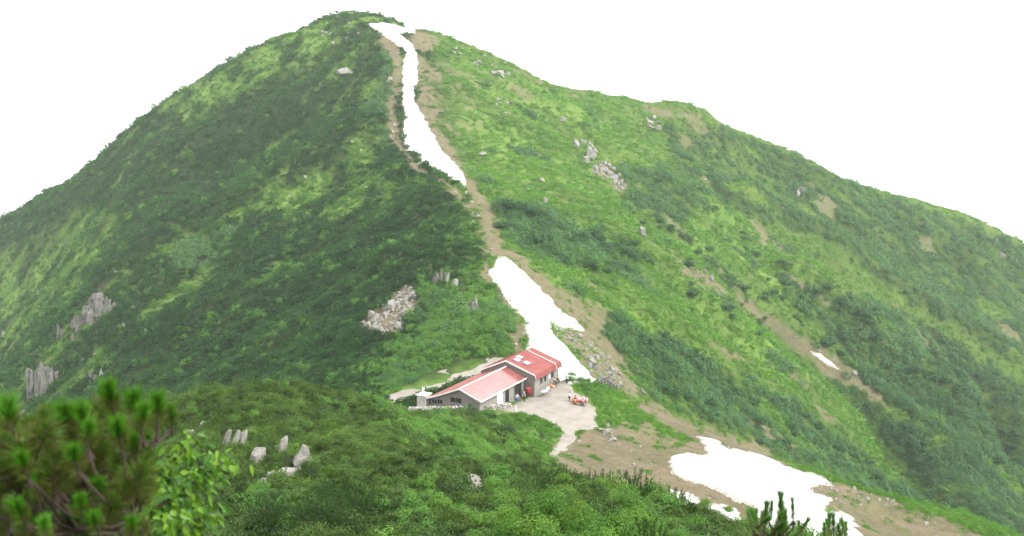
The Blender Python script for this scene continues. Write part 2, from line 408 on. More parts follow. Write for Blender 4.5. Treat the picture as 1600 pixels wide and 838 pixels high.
# ground: earth, turf and the mould under the scrub, mixed by what grows there
def ground_material():
    m, n, l, out = mat('ground'); v = objvec(n)
    big = noise(n, l, .09, 5, v); mid = noise(n, l, .7, 6, v, .65); fine = noise(n, l, 5, 5, v, .7)
    turf = ramp(n, [(.3, (.06, .125, .02)), (.5, (.10, .19, .03)), (.7, (.15, .23, .05))]); l.new(mid.outputs[0], turf.inputs[0])
    turf2 = ramp(n, [(.35, (.055, .105, .022)), (.65, (.15, .20, .055))]); l.new(big.outputs[0], turf2.inputs[0])
    tc = mixc(n, l, .45, turf.outputs[0], turf2.outputs[0])
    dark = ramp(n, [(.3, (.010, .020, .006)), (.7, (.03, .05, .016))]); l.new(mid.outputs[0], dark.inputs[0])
    er = ramp(n, [(.3, (.075, .058, .034)), (.5, (.145, .118, .075)), (.66, (.21, .18, .125)), (.8, (.34, .32, .28))]); l.new(fine.outputs[0], er.inputs[0])
    er2 = ramp(n, [(.35, (.10, .088, .045)), (.65, (.20, .165, .115))]); l.new(mid.outputs[0], er2.inputs[0])
    ec = mixc(n, l, .5, er.outputs[0], er2.outputs[0])
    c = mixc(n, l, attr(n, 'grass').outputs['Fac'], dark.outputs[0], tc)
    c = mixc(n, l, attr(n, 'earth').outputs['Fac'], c, ec)
    ad = n.new('ShaderNodeMath'); ad.operation = 'ADD'; l.new(mid.outputs[0], ad.inputs[0]); l.new(fine.outputs[0], ad.inputs[1])
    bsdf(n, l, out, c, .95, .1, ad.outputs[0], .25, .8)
    return m
MG = ground_material()

# ------------------------------------------------------------------ the ground: one sheet to the horizon
def build_ground():
    ang = np.concatenate([np.linspace(-180, -36, 60, endpoint=False), np.linspace(-36, 36, 900, endpoint=False), np.linspace(36, 180, 60, endpoint=False)])
    ang = np.radians(ang)
    r = np.concatenate([np.linspace(0.6, 30, 90, endpoint=False), np.linspace(30, 110, 150, endpoint=False), np.linspace(110, 200, 210, endpoint=False),
                        np.linspace(200, 560, 480, endpoint=False), np.linspace(560, 760, 60, endpoint=False), np.geomspace(760, 1500, 26)])
    A, RR = np.meshgrid(ang, r, indexing='ij')
    x = (np.sin(A)*RR).ravel(); y = (np.cos(A)*RR).ravel()
    z = H(x, y)
    c = classify(x, y)
    z = z+fbm(x, y, 2.2, 3, 90)*.10*sstep(15, 60, RR.ravel())*(1-np.exp(-(np.hypot(x-2, y-150)/24)**4))
    z = z+c['canopy']-np.clip(RR.ravel()-740, 0, None)*.75
    na, nr = len(ang), len(r)
    i, j = np.meshgrid(np.arange(na), np.arange(nr-1), indexing='ij')
    i2 = (i+1) % na
    f = np.stack([i*nr+j, i*nr+j+1, i2*nr+j+1, i2*nr+j], -1).reshape(-1, 4)[:, ::-1]
    v = np.stack([x, y, z], -1)
    ctr = len(v); v = np.vstack([v, [[0, 0, float(H(np.array([0.]), np.array([0.]))[0])]]])
    me = mesh_np('ground', v, f, MG)
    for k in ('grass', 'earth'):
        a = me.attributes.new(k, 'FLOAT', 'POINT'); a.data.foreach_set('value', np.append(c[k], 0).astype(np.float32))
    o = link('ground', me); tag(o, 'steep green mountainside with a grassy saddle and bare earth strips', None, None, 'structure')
    return o
GROUND = build_ground()

# ------------------------------------------------------------------ snow and paths, draped on the land
def drape(P, y0, step, thick, jit, edge):
    """cells of land inside an outline, with a thickness that runs out at the edge"""
    hp = [hit(px, py, y0) for px, py in P]; hp = np.array([h for h in hp if h is not None])
    ax, bx, ay, by = hp[:, 0].min()-4, hp[:, 0].max()+4, hp[:, 1].min()-6, hp[:, 1].max()+6
    xs = np.arange(ax, bx, step); ys = np.arange(ay, by, step)
    X, Y = np.meshgrid(xs, ys, indexing='ij'); x, y = X.ravel(), Y.ravel()
    z = H(x, y); px, py = project(x, y, z)
    s = 1500/np.maximum(y, 20)
    d = polysd(px+fbm(x, y, 3.0, 4, 101)*jit*s, py+fbm(x, y, 3.0, 4, 111)*jit*.5*s, P)/s     # metres, about
    h = thick(np.maximum(d, 0), x, y)-np.where(d < 0, .25, 0)
    v = np.stack([x, y, z+h], -1)
    ok = (d > -edge).reshape(X.shape)
    n1, n2 = X.shape
    i, j = np.meshgrid(np.arange(n1-1), np.arange(n2-1), indexing='ij')
    keep = ok[:-1, :-1] | ok[1:, :-1] | ok[1:, 1:] | ok[:-1, 1:]
    i, j = i[keep], j[keep]
    f = np.stack([i*n2+j, (i+1)*n2+j, (i+1)*n2+j+1, i*n2+j+1], -1)
    used = np.unique(f); remap = np.full(len(v), -1); remap[used] = np.arange(len(used))
    return v[used], remap[f], d[used]
def snow_material():
    m, n, l, out = mat('old_snow'); v = objvec(n)
    a = noise(n, l, .35, 6, v, .6); b = noise(n, l, 4, 4, v)
    c = ramp(n, [(.28, (.33, .33, .33)), (.42, (.52, .52, .53)), (.6, (.78, .79, .8))]); l.new(a.outputs[0], c.inputs[0])
    mp = n.new('ShaderNodeMapping'); mp.inputs['Rotation'].default_value = (0, 0, .75); mp.inputs['Scale'].default_value = (1, .16, 1); l.new(v, mp.inputs['Vector'])
    st = noise(n, l, .8, 6, mp.outputs[0], .7); sr = ramp(n, [(.53, (0, 0, 0)), (.66, (1, 1, 1))]); l.new(st.outputs[0], sr.inputs[0])
    ed_ = n.new('ShaderNodeMath'); ed_.operation = 'ADD'; en = n.new('ShaderNodeMath'); en.operation = 'MULTIPLY'; en.inputs[1].default_value = 2.6; l.new(b.outputs[0], en.inputs[0])
    l.new(attr(n, 'edge').outputs['Fac'], ed_.inputs[0]); l.new(en.outputs[0], ed_.inputs[1])
    er = ramp(n, [(.30, (1, 1, 1)), (.5, (0, 0, 0))]); dv = n.new('ShaderNodeMath'); dv.operation = 'MULTIPLY'; dv.inputs[1].default_value = .22; l.new(ed_.outputs[0], dv.inputs[0]); l.new(dv.outputs[0], er.inputs[0])
    mxx = n.new('ShaderNodeMath'); mxx.operation = 'MAXIMUM'; hf = n.new('ShaderNodeMath'); hf.operation = 'MULTIPLY'; hf.inputs[1].default_value = .8; l.new(sr.outputs[0], hf.inputs[0])
    l.new(hf.outputs[0], mxx.inputs[0]); l.new(er.outputs[0], mxx.inputs[1])
    bsdf(n, l, out, mixc(n, l, mxx.outputs[0], c.outputs[0], (.24, .22, .19)), .7, .3, b.outputs[0], .06, .4)
    return m
MS = snow_material()
SNOW_LABEL = {'a': ('long narrow snow streak running down from the summit along the ridge', .6, 300), 'b': ('forked snow field on the slope just behind the hut', .35, 150),
              'c': ('broad snow field on the brown slope below the gravel yard', .35, 100), 'd': ('small snow patch showing just above the leafy bushes below the brown slope', .3, 95),
              'e': ('tiny snow sliver lying in the brown gully on the green slope', .35, 200)}
for k, P in SNOW.items():
    lab, st, y0 = SNOW_LABEL[k]
    v, f, d = drape(P, y0, st, lambda d, x, y: np.minimum(.9, .10+.28*d)+.08*fbm(x, y, 5, 3, 120), .55, .6)
    me = mesh_np('snow_patch', v, f, MS); a_ = me.attributes.new('edge', 'FLOAT', 'POINT'); a_.data.foreach_set('value', np.clip(d, 0, 5).astype(np.float32)); o = link('snow_patch', me); tag(o, lab, 'snow patch')
def gravel_material():
    m, n, l, out = mat('pale_gravel'); v = objvec(n)
    a = noise(n, l, .5, 6, v, .65); b = noise(n, l, 14, 4, v, .7)
    c = ramp(n, [(.3, (.155, .14, .115)), (.5, (.225, .205, .175)), (.7, (.29, .27, .24))]); l.new(a.outputs[0], c.inputs[0])
    c2 = ramp(n, [(.35, (.15, .135, .115)), (.6, (.32, .30, .27))]); l.new(b.outputs[0], c2.inputs[0])
    bsdf(n, l, out, mixc(n, l, .35, c.outputs[0], c2.outputs[0]), .95, .1, b.outputs[0], .03, .5)
    return m
MPATH = gravel_material()
for k, P in PATH.items():
    v, f, d = drape(P, 38 if k == 'dirt' else 100, .22, lambda d, x, y: .05+.04*np.minimum(d, 1), .45, .3)
    o = link('gravel_yard' if k == 'yard' else 'path', mesh_np('path', v, f, MPATH)); tag(o, None, None, None, 'structure')

# ------------------------------------------------------------------ air
hz = bpy.data.meshes.new('haze')
bm = bmesh.new(); bmesh.ops.create_cube(bm, size=1.0)
for v in bm.verts: v.co = Vector((v.co.x*3400, v.co.y*3400, -215+v.co.z*690))
bm.to_mesh(hz); bm.free()
HM = bpy.data.materials.new('haze'); HM.use_nodes = True
n = HM.node_tree.nodes; n.clear()
out = n.new('ShaderNodeOutputMaterial'); vp = n.new('ShaderNodeVolumePrincipled')
vp.inputs['Color'].default_value = (.86, .97, .95, 1); vp.inputs['Density'].default_value = 0.00013
vp.inputs['Anisotropy'].default_value = 0.0
HM.node_tree.links.new(vp.outputs[0], out.inputs['Volume'])
hz.materials.append(HM)
tag(link('haze', hz), 'thin pale mountain haze filling the air', None, None, 'stuff')

# ------------------------------------------------------------------ foliage materials
def leaf_material(name, dark, light, fresh, trans=.3, tintkind='INSTANCER', rough=.6, spec=.25):
    m, n, l, out = mat(name)
    t = attr(n, 'tint', tintkind); lv = attr(n, 'lv')
    a = mixc(n, l, t.outputs['Fac'], dark, light)
    rmp = n.new('ShaderNodeMapRange'); l.new(lv.outputs['Fac'], rmp.inputs['Value']); rmp.inputs['From Min'].default_value = .35; rmp.inputs['To Max'].default_value = .75
    c = mixc(n, l, rmp.outputs[0], a, fresh)
    b = n.new('ShaderNodeBsdfPrincipled'); l.new(c, b.inputs['Base Color']); b.inputs['Roughness'].default_value = rough
    b.inputs['Specular IOR Level'].default_value = spec
    tr = n.new('ShaderNodeBsdfTranslucent'); l.new(c, tr.inputs['Color'])
    mx = n.new('ShaderNodeMixShader'); mx.inputs[0].default_value = trans
    l.new(b.outputs[0], mx.inputs[1]); l.new(tr.outputs[0], mx.inputs[2]); l.new(mx.outputs[0], out.inputs[0])
    return m
M_PINE = leaf_material('dwarf_pine_needles', (.016, .054, .015), (.052, .140, .028), (.045, .125, .028), .2)
M_SHRUB = leaf_material('scrub_leaves', (.034, .095, .030), (.088, .195, .056), (.09, .195, .06), .3)
M_TURF = leaf_material('turf_blades', (.042, .12, .017), (.138, .30, .035), (.12, .27, .035), .35)
M_BROAD = leaf_material('broad_leaves', (.045, .14, .018), (.115, .25, .034), (.14, .29, .04), .35)

def leafquads(P, D, N, ln, wd, lv=None, seed=0, fold=0.0):
    """kite-shaped leaves at P pointing along D with face normal N"""
    D = D/np.linalg.norm(D, axis=1, keepdims=True)
    B = np.cross(N, D); B /= np.linalg.norm(B, axis=1, keepdims=True)+1e-9
    ln = np.broadcast_to(ln, (len(P),))[:, None]; wd = np.broadcast_to(wd, (len(P),))[:, None]
    v = np.stack([P, P+D*ln*.45+B*wd*.5, P+D*ln, P+D*ln*.45-B*wd*.5], 1).reshape(-1, 3)
    f = np.arange(len(P)*4).reshape(-1, 4)
    r = np.random.default_rng(seed)
    lvv = np.repeat(r.random(len(P)) if lv is None else lv, 4)
    return v, f, lvv
def unit(r, n):
    q = r.normal(size=(n, 3)); return q/np.linalg.norm(q, axis=1, keepdims=True)
def with_lv(name, v, f, lv, m, smooth=False):
    me = mesh_np(name, v, f, m, smooth)
    a = me.attributes.new('lv', 'FLOAT', 'POINT'); a.data.foreach_set('value', np.asarray(lv, np.float32))
    return me
def clump_dome(seed, n, size, m, name, aspect=2.2, flat=.62, spread=.55):
    """a low mound of leaves about one metre across"""
    r = np.random.default_rng(seed)
    q = unit(r, n); q[:, 2] = np.abs(q[:, 2])
    rad = r.uniform(.45, 1, n)**.6*(1+.25*np.sin(q[:, 0]*5+seed)*np.cos(q[:, 1]*4))
    P = q*rad[:, None]*np.array([.6, .6, flat])
    N = q+unit(r, n)*spread+np.array([0, 0, .3]); N /= np.linalg.norm(N, axis=1, keepdims=True)
    D = np.cross(N, unit(r, n)); D[:, 2] += .1
    v, f, lv = leafquads(P, D, N, size*r.uniform(.6, 1.3, n), size*r.uniform(.6, 1.3, n)/aspect, None, seed)
    return with_lv(name, v, f, lv, m)
def clump_spikes(seed, shoots, m, name, needle=.22, per=7):
    r = np.random.default_rng(seed)
    q = unit(r, shoots); q[:, 2] = np.abs(q[:, 2])
    P0 = q*r.uniform(.35, 1, shoots)[:, None]*np.array([.6, .6, .5])
    ax = q*np.array([.7, .7, .7])+np.array([0, 0, .8])+unit(r, shoots)*.25
    P = np.repeat(P0, per, 0); D = np.repeat(ax, per, 0)+unit(r, shoots*per)*.75
    N = unit(r, shoots*per)
    lv = np.repeat(r.random(shoots), per)
    v, f, lv = leafquads(P, D, N, needle*r.uniform(.7, 1.3, len(P)), needle*.24, lv, seed)
    return with_lv(name, v, f, lv, m)
def clump_blades(seed, n, m, name):
    r = np.random.default_rng(seed)
    a = r.uniform(0, 6.28, n); rad = np.sqrt(r.random(n))*.62
    P = np.stack([np.cos(a)*rad, np.sin(a)*rad, np.zeros(n)], 1)
    D = np.stack([r.normal(0, .45, n), r.normal(0, .45, n), np.ones(n)], 1)
    N = np.stack([np.cos(a), np.sin(a), np.full(n, .3)], 1)+unit(r, n)*.4
    v, f, lv = leafquads(P, D, N, r.uniform(.18, .42, n), .07, None, seed)
    return with_lv(name, v, f, lv, m)
PC = bpy.data.collections.new('scatter_sources')
def protos(tag_, meshes):
    c = bpy.data.collections.new(tag_)
    for k, me in enumerate(meshes):
        c.objects.link(bpy.data.objects.new('%s_%02d' % (tag_, k), me))
    return c
COL_PINE = protos('pine_source', [clump_spikes(k, 34, M_PINE, 'pine_clump') for k in range(5)])
M_PINE2 = leaf_material('olive_pine_needles', (.009, .031, .005), (.080, .148, .018), (.075, .15, .022), .2)
COL_PINE2 = protos('olive_pine_source', [clump_spikes(10+k, 40, M_PINE2, 'pine_clump', .17) for k in range(3)]+[clump_dome(80+k, 330, .11, M_PINE2, 'pine_clump', 2.6, .7, .9) for k in range(4)])
COL_SHRUB = protos('scrub_source', [clump_dome(20+k, 320, .14, M_SHRUB, 'scrub_clump', 1.7, .75) for k in range(5)])
COL_TURF = protos('turf_source', [clump_blades(40+k, 70, M_TURF, 'turf_clump') for k in range(4)])
COL_BROAD = protos('leaf_source', [clump_dome(60+k, 420, .12, M_BROAD, 'leaf_clump', 1.6, .7) for k in range(4)])

def scatter(name, label, P, rot, scale, tint, col, seed=0):
    me = bpy.data.meshes.new(name)
    me.vertices.add(len(P)); me.vertices.foreach_set('co', np.asarray(P, np.float32).ravel())
    for k, t, a in (('rot', 'FLOAT_VECTOR', rot), ('size', 'FLOAT', scale), ('tint', 'FLOAT', tint)):
        q = me.attributes.new(k, t, 'POINT')
        q.data.foreach_set('vector' if t == 'FLOAT_VECTOR' else 'value', np.asarray(a, np.float32).ravel())
    o = link(name, me); tag(o, label, None, None, 'stuff')
    g = bpy.data.node_groups.new(name, 'GeometryNodeTree')
    g.interface.new_socket('Geometry', in_out='INPUT', socket_type='NodeSocketGeometry')
    g.interface.new_socket('Geometry', in_out='OUTPUT', socket_type='NodeSocketGeometry')
    N, K = g.nodes, g.links
    gi, go = N.new('NodeGroupInput'), N.new('NodeGroupOutput')
    ci = N.new('GeometryNodeCollectionInfo'); ci.inputs['Collection'].default_value = col
    ci.inputs['Separate Children'].default_value = True; ci.inputs['Reset Children'].default_value = True
    ip = N.new('GeometryNodeInstanceOnPoints'); ip.inputs['Pick Instance'].default_value = True
    def na(nm, t):
        q = N.new('GeometryNodeInputNamedAttribute'); q.data_type = t; q.inputs[0].default_value = nm
        return q.outputs['Attribute']
    e2r = N.new('FunctionNodeEulerToRotation'); K.new(na('rot', 'FLOAT_VECTOR'), e2r.inputs[0])
    K.new(gi.outputs[0], ip.inputs['Points']); K.new(ci.outputs[0], ip.inputs['Instance'])
    K.new(e2r.outputs[0], ip.inputs['Rotation']); K.new(na('size', 'FLOAT'), ip.inputs['Scale'])
    K.new(ip.outputs[0], go.inputs[0])
    md = o.modifiers.new('scatter', 'NODES'); md.node_group = g
    return o
def field(seed, r0, r1, k, smin=.3):
    """random places over the seen land, denser towards the eye; spacing = k * distance"""
    r = np.random.default_rng(seed)
    half = R(34); ks = k
    n = int(2*half/(ks*ks)*math.log(r1/r0))
    ang = r.uniform(-half, half, n); rad = r0*np.exp(r.random(n)*math.log(r1/r0))
    sp = np.maximum(ks*rad, smin); keep = r.random(n) < (ks*rad/sp)**2
    ang, rad, sp = ang[keep], rad[keep], sp[keep]
    return np.sin(ang)*rad, np.cos(ang)*rad, sp, r
def lean(x, y, r, amt=.7):
    e = .6
    dx = (H(x+e, y)-H(x-e, y))/(2*e); dy = (H(x, y+e)-H(x, y-e))/(2*e)
    return np.stack([np.arctan(dy)*amt, -np.arctan(dx)*amt, r.uniform(0, 6.28, len(x))], 1)
def visible(x, y, z, tol=2.5):
    """rough test: drop places hidden deep behind nearer land"""
    ok = np.ones(len(x), bool)
    for t in (.97, .94, .9, .86, .8, .74, .67, .6, .52, .44, .36, .28, .2):
        hz_ = H(x*t, y*t); ok &= (CZ+(z-CZ)*t) > hz_-tol-6*(1-t)
    return ok

def plant_cover():
    x, y, s, r = field(1, 28, 660, .0037, .24)
    c = classify(x, y)
    z = c['z']+c['canopy']
    vis = visible(x, y, z)
    st_ = fbm((-x*.79-y*.62)/5, -x*.62+y*.79, 9, 4, 205)
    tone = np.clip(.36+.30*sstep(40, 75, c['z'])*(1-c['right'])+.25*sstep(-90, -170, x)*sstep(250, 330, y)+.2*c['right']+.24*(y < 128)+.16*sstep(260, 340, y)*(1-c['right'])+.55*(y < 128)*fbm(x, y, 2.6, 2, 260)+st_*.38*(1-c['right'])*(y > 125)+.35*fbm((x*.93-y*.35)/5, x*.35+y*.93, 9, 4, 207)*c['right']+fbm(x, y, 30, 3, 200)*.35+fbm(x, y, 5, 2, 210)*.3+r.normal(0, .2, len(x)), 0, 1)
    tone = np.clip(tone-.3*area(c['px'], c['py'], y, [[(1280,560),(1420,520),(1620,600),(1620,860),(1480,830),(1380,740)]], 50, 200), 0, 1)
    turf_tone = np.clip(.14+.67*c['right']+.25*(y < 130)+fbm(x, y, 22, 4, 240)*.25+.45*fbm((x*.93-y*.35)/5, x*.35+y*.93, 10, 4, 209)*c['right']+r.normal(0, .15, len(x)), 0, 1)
    u = r.random(len(x))
    fg = y < 128                                    # the hump nearer than the hut has leafy patches
    lp = area(c['px'], c['py'], y, [[(560,612),(640,612),(640,640),(700,668),(790,690),(815,720),(760,735),(690,715),(640,680),(590,650)], [(780,640),(870,660),(860,690),(800,680)], [(640,790),(720,760),(800,770),(800,838),(620,838)]], 14, 30, 150)
    leafy = (fg & (u < .9*lp*(fbm(x, y, 4, 3, 220) > -.2))) | ((c['shrub'] < .3) & (c['earth'] < .3) & (c['right'] < .4) & (fbm(x, y, 9, 3, 230) > np.where(fg, .62, .8)) & (u < .6))
    green_left = area(c['px'], c['py'], y, [[(660,470),(740,430),(800,480),(808,550),(700,590),(600,615),(560,590),(640,540)]], 45, 140)*.8 > u+.25*fbm(x, y, 5, 3, 236)
    leafy |= green_left & (c['earth'] < .3)
    ok = (c['bare'] < .25) & vis
    def put(name, label, m, col, size, sink, zz=None, tn=None, seed=0):
        m = m & ok
        rr_ = np.random.default_rng(seed)
        P = np.stack([x, y, z-sink*s*rr_.uniform(.2, 2.4, len(x))], 1)[m]
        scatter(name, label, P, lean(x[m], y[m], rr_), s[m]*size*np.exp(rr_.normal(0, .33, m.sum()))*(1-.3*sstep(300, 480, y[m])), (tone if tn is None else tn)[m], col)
        return int(m.sum())
    isl = leafy
    shr = (u < c['shrub']*1.15) & ~isl & (c['earth'] < .45)
    pin = (c['pine'] > .35+.4*(r.random(len(x))-.5)) & ~isl & ~shr & (c['earth'] < .4)
    tur = ~isl & ~shr & ~pin & (c['grass'] > .25) & ((c['earth'] < .45+.5*(r.random(len(x))-.5)) | (r.random(len(x)) < .2*sstep(-.1, .6, fbm(x, y, 3, 3, 250))))
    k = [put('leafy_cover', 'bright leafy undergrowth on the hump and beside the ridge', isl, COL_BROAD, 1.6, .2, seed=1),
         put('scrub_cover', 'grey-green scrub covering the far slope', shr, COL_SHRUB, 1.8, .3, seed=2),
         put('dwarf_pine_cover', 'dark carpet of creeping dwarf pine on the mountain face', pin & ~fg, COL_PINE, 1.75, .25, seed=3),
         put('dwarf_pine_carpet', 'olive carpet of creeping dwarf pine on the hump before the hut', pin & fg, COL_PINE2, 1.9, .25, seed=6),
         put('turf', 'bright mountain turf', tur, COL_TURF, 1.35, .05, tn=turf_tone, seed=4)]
    print('cover', k)
plant_cover()
# ------------------------------------------------------------------ plain materials
def simple(name, col, rough=.7, spec=.3, var=.25, scale=6, metal=0, bump=.01):
    m, n, l, out = mat(name); v = objvec(n); a = noise(n, l, scale, 5, v)
    c = ramp(n, [(.3, tuple(k*(1-var) for k in col)), (.7, tuple(min(1, k*(1+var)) for k in col))]); l.new(a.outputs[0], c.inputs[0])
    bsdf(n, l, out, c.outputs[0], rough, spec, a.outputs[0], bump, .5, metal)
    return m
def rock_material(nm='pale_granite', kk=1.0):
    m, n, l, out = mat(nm); v = objvec(n)
    a = noise(n, l, 1.3, 6, v, .65); b = noise(n, l, 9, 5, v, .7)
    c = ramp(n, [(.28, (.09*kk, .085*kk, .075*kk)), (.45, (.21*kk, .20*kk, .18*kk)), (.7, (.33*kk, .32*kk, .29*kk))]); l.new(a.outputs[0], c.inputs[0])
    d = ramp(n, [(.35, (.09*kk, .09*kk, .075*kk)), (.55, (.29*kk, .285*kk, .26*kk))]); l.new(b.outputs[0], d.inputs[0])
    cc = mixc(n, l, .4, c.outputs[0], d.outputs[0])
    if nm == 'weathered_crag':
        mp = n.new('ShaderNodeMapping'); mp.inputs['Scale'].default_value = (9, 9, 1.6); l.new(v, mp.inputs['Vector'])
        ck = noise(n, l, 1.0, 5, mp.outputs[0], .7); kr = ramp(n, [(.36, (1, 1, 1)), (.5, (0, 0, 0))]); l.new(ck.outputs[0], kr.inputs[0])
        cc = mixc(n, l, kr.outputs[0], cc, (.045, .045, .035))
    bsdf(n, l, out, cc, .9, .15, b.outputs[0], .08, .7)
    return m
M_ROCK = rock_material()
def roof_material(name, rough, spec, coat):
    m, n, l, out = mat(name); v = objvec(n)
    sx = n.new('ShaderNodeSeparateXYZ'); l.new(v, sx.inputs[0])
    a = noise(n, l, .8, 5, v)
    c = ramp(n, [(.3, (.22, .055, .05)), (.55, (.26, .075, .068)), (.75, (.31, .115, .105))]); l.new(a.outputs[0], c.inputs[0])
    q = bsdf(n, l, out, c.outputs[0], rough, spec, a.outputs[0], .02, .1)
    q.inputs['Coat Weight'].default_value = coat; q.inputs['Coat Roughness'].default_value = .12
    return m
M_ROOF = roof_material('red_metal_roof', .5, .4, 0)
M_ROOF2 = roof_material('smooth_red_roof', .2, 1.0, 1.0)
M_TRIM = simple('off_white_trim', (.72, .69, .66), .5)
M_WALL = simple('grey_plank_wall', (.20, .18, .165), .85, .2, .2, 3)
M_WALL_P = simple('pale_plank_wall', (.27, .25, .225), .85, .2, .15, 3)
M_DARK = simple('dark_interior', (.018, .017, .017), .6, .3)
M_WIN = simple('window_glass', (.02, .024, .028), .3, .3)
M_PALEWIN = simple('pale_shutter', (.42, .43, .45), .5)
M_WHITE = simple('white_paint', (.74, .73, .71), .5)
M_CONC = simple('concrete', (.40, .37, .33), .9, .2, .2, 2)
M_PANEL = simple('panel_glass', (.22, .22, .24), .3, .5, .1)

def box(bm, x0, x1, y0, y1, z0, z1):
    vs = [bm.verts.new(p) for p in ((x0,y0,z0),(x1,y0,z0),(x1,y1,z0),(x0,y1,z0),(x0,y0,z1),(x1,y0,z1),(x1,y1,z1),(x0,y1,z1))]
    for f in ((0,3,2,1),(4,5,6,7),(0,1,5,4),(1,2,6,5),(2,3,7,6),(3,0,4,7)): bm.faces.new([vs[k] for k in f])
    return vs
def slab(bm, quad, t):
    """a plate through four points, thickened downwards along its normal"""
    q = [Vector(p) for p in quad]; nn = (q[1]-q[0]).cross(q[2]-q[0]).normalized()
    if nn.z < 0: nn = -nn
    a = [bm.verts.new(p) for p in q]; b = [bm.verts.new(p-nn*t) for p in q]
    bm.faces.new(a); bm.faces.new(b[::-1])
    for k in range(4): bm.faces.new((a[k], b[k], b[(k+1) % 4], a[(k+1) % 4]))
def prism(bm, prof, x0, x1):
    """profile in (y,z) swept along x"""
    a = [bm.verts.new((x0, y, z)) for y, z in prof]; b = [bm.verts.new((x1, y, z)) for y, z in prof]
    bm.faces.new(a[::-1]); bm.faces.new(b); k = len(prof)
    for i in range(k): bm.faces.new((a[i], a[(i+1) % k], b[(i+1) % k], b[i]))
def done(name, bm, m, parent=None, smooth=False, bevel=0):
    if bevel: bmesh.ops.bevel(bm, geom=bm.edges[:], offset=bevel, segments=1, affect='EDGES', clamp_overlap=True)
    bmesh.ops.recalc_face_normals(bm, faces=bm.faces[:])
    me = bpy.data.meshes.new(name); bm.to_mesh(me); bm.free()
    if m: me.materials.append(m)
    if smooth: me.polygons.foreach_set('use_smooth', np.ones(len(me.polygons), bool))
    return link(name, me, parent)
def tube(bm, P, rad, seg=6):
    P = [Vector(p) for p in P]; rad = rad if isinstance(rad, (list, tuple)) else [rad]*len(P)
    rings = []
    for i, p in enumerate(P):
        d = (P[min(i+1, len(P)-1)]-P[max(i-1, 0)]).normalized()
        a = d.cross(Vector((0, 0, 1))) if abs(d.z) < .95 else d.cross(Vector((1, 0, 0)))
        a.normalize(); b = d.cross(a)
        rings.append([bm.verts.new(p+(a*math.cos(t)+b*math.sin(t))*rad[i]) for t in [2*math.pi*k/seg for k in range(seg)]])
    for r0, r1 in zip(rings[:-1], rings[1:]):
        for k in range(seg): bm.faces.new((r0[k], r0[(k+1) % seg], r1[(k+1) % seg], r1[k]))
    bm.faces.new(rings[0][::-1]); bm.faces.new(rings[-1])
B = bmesh.new

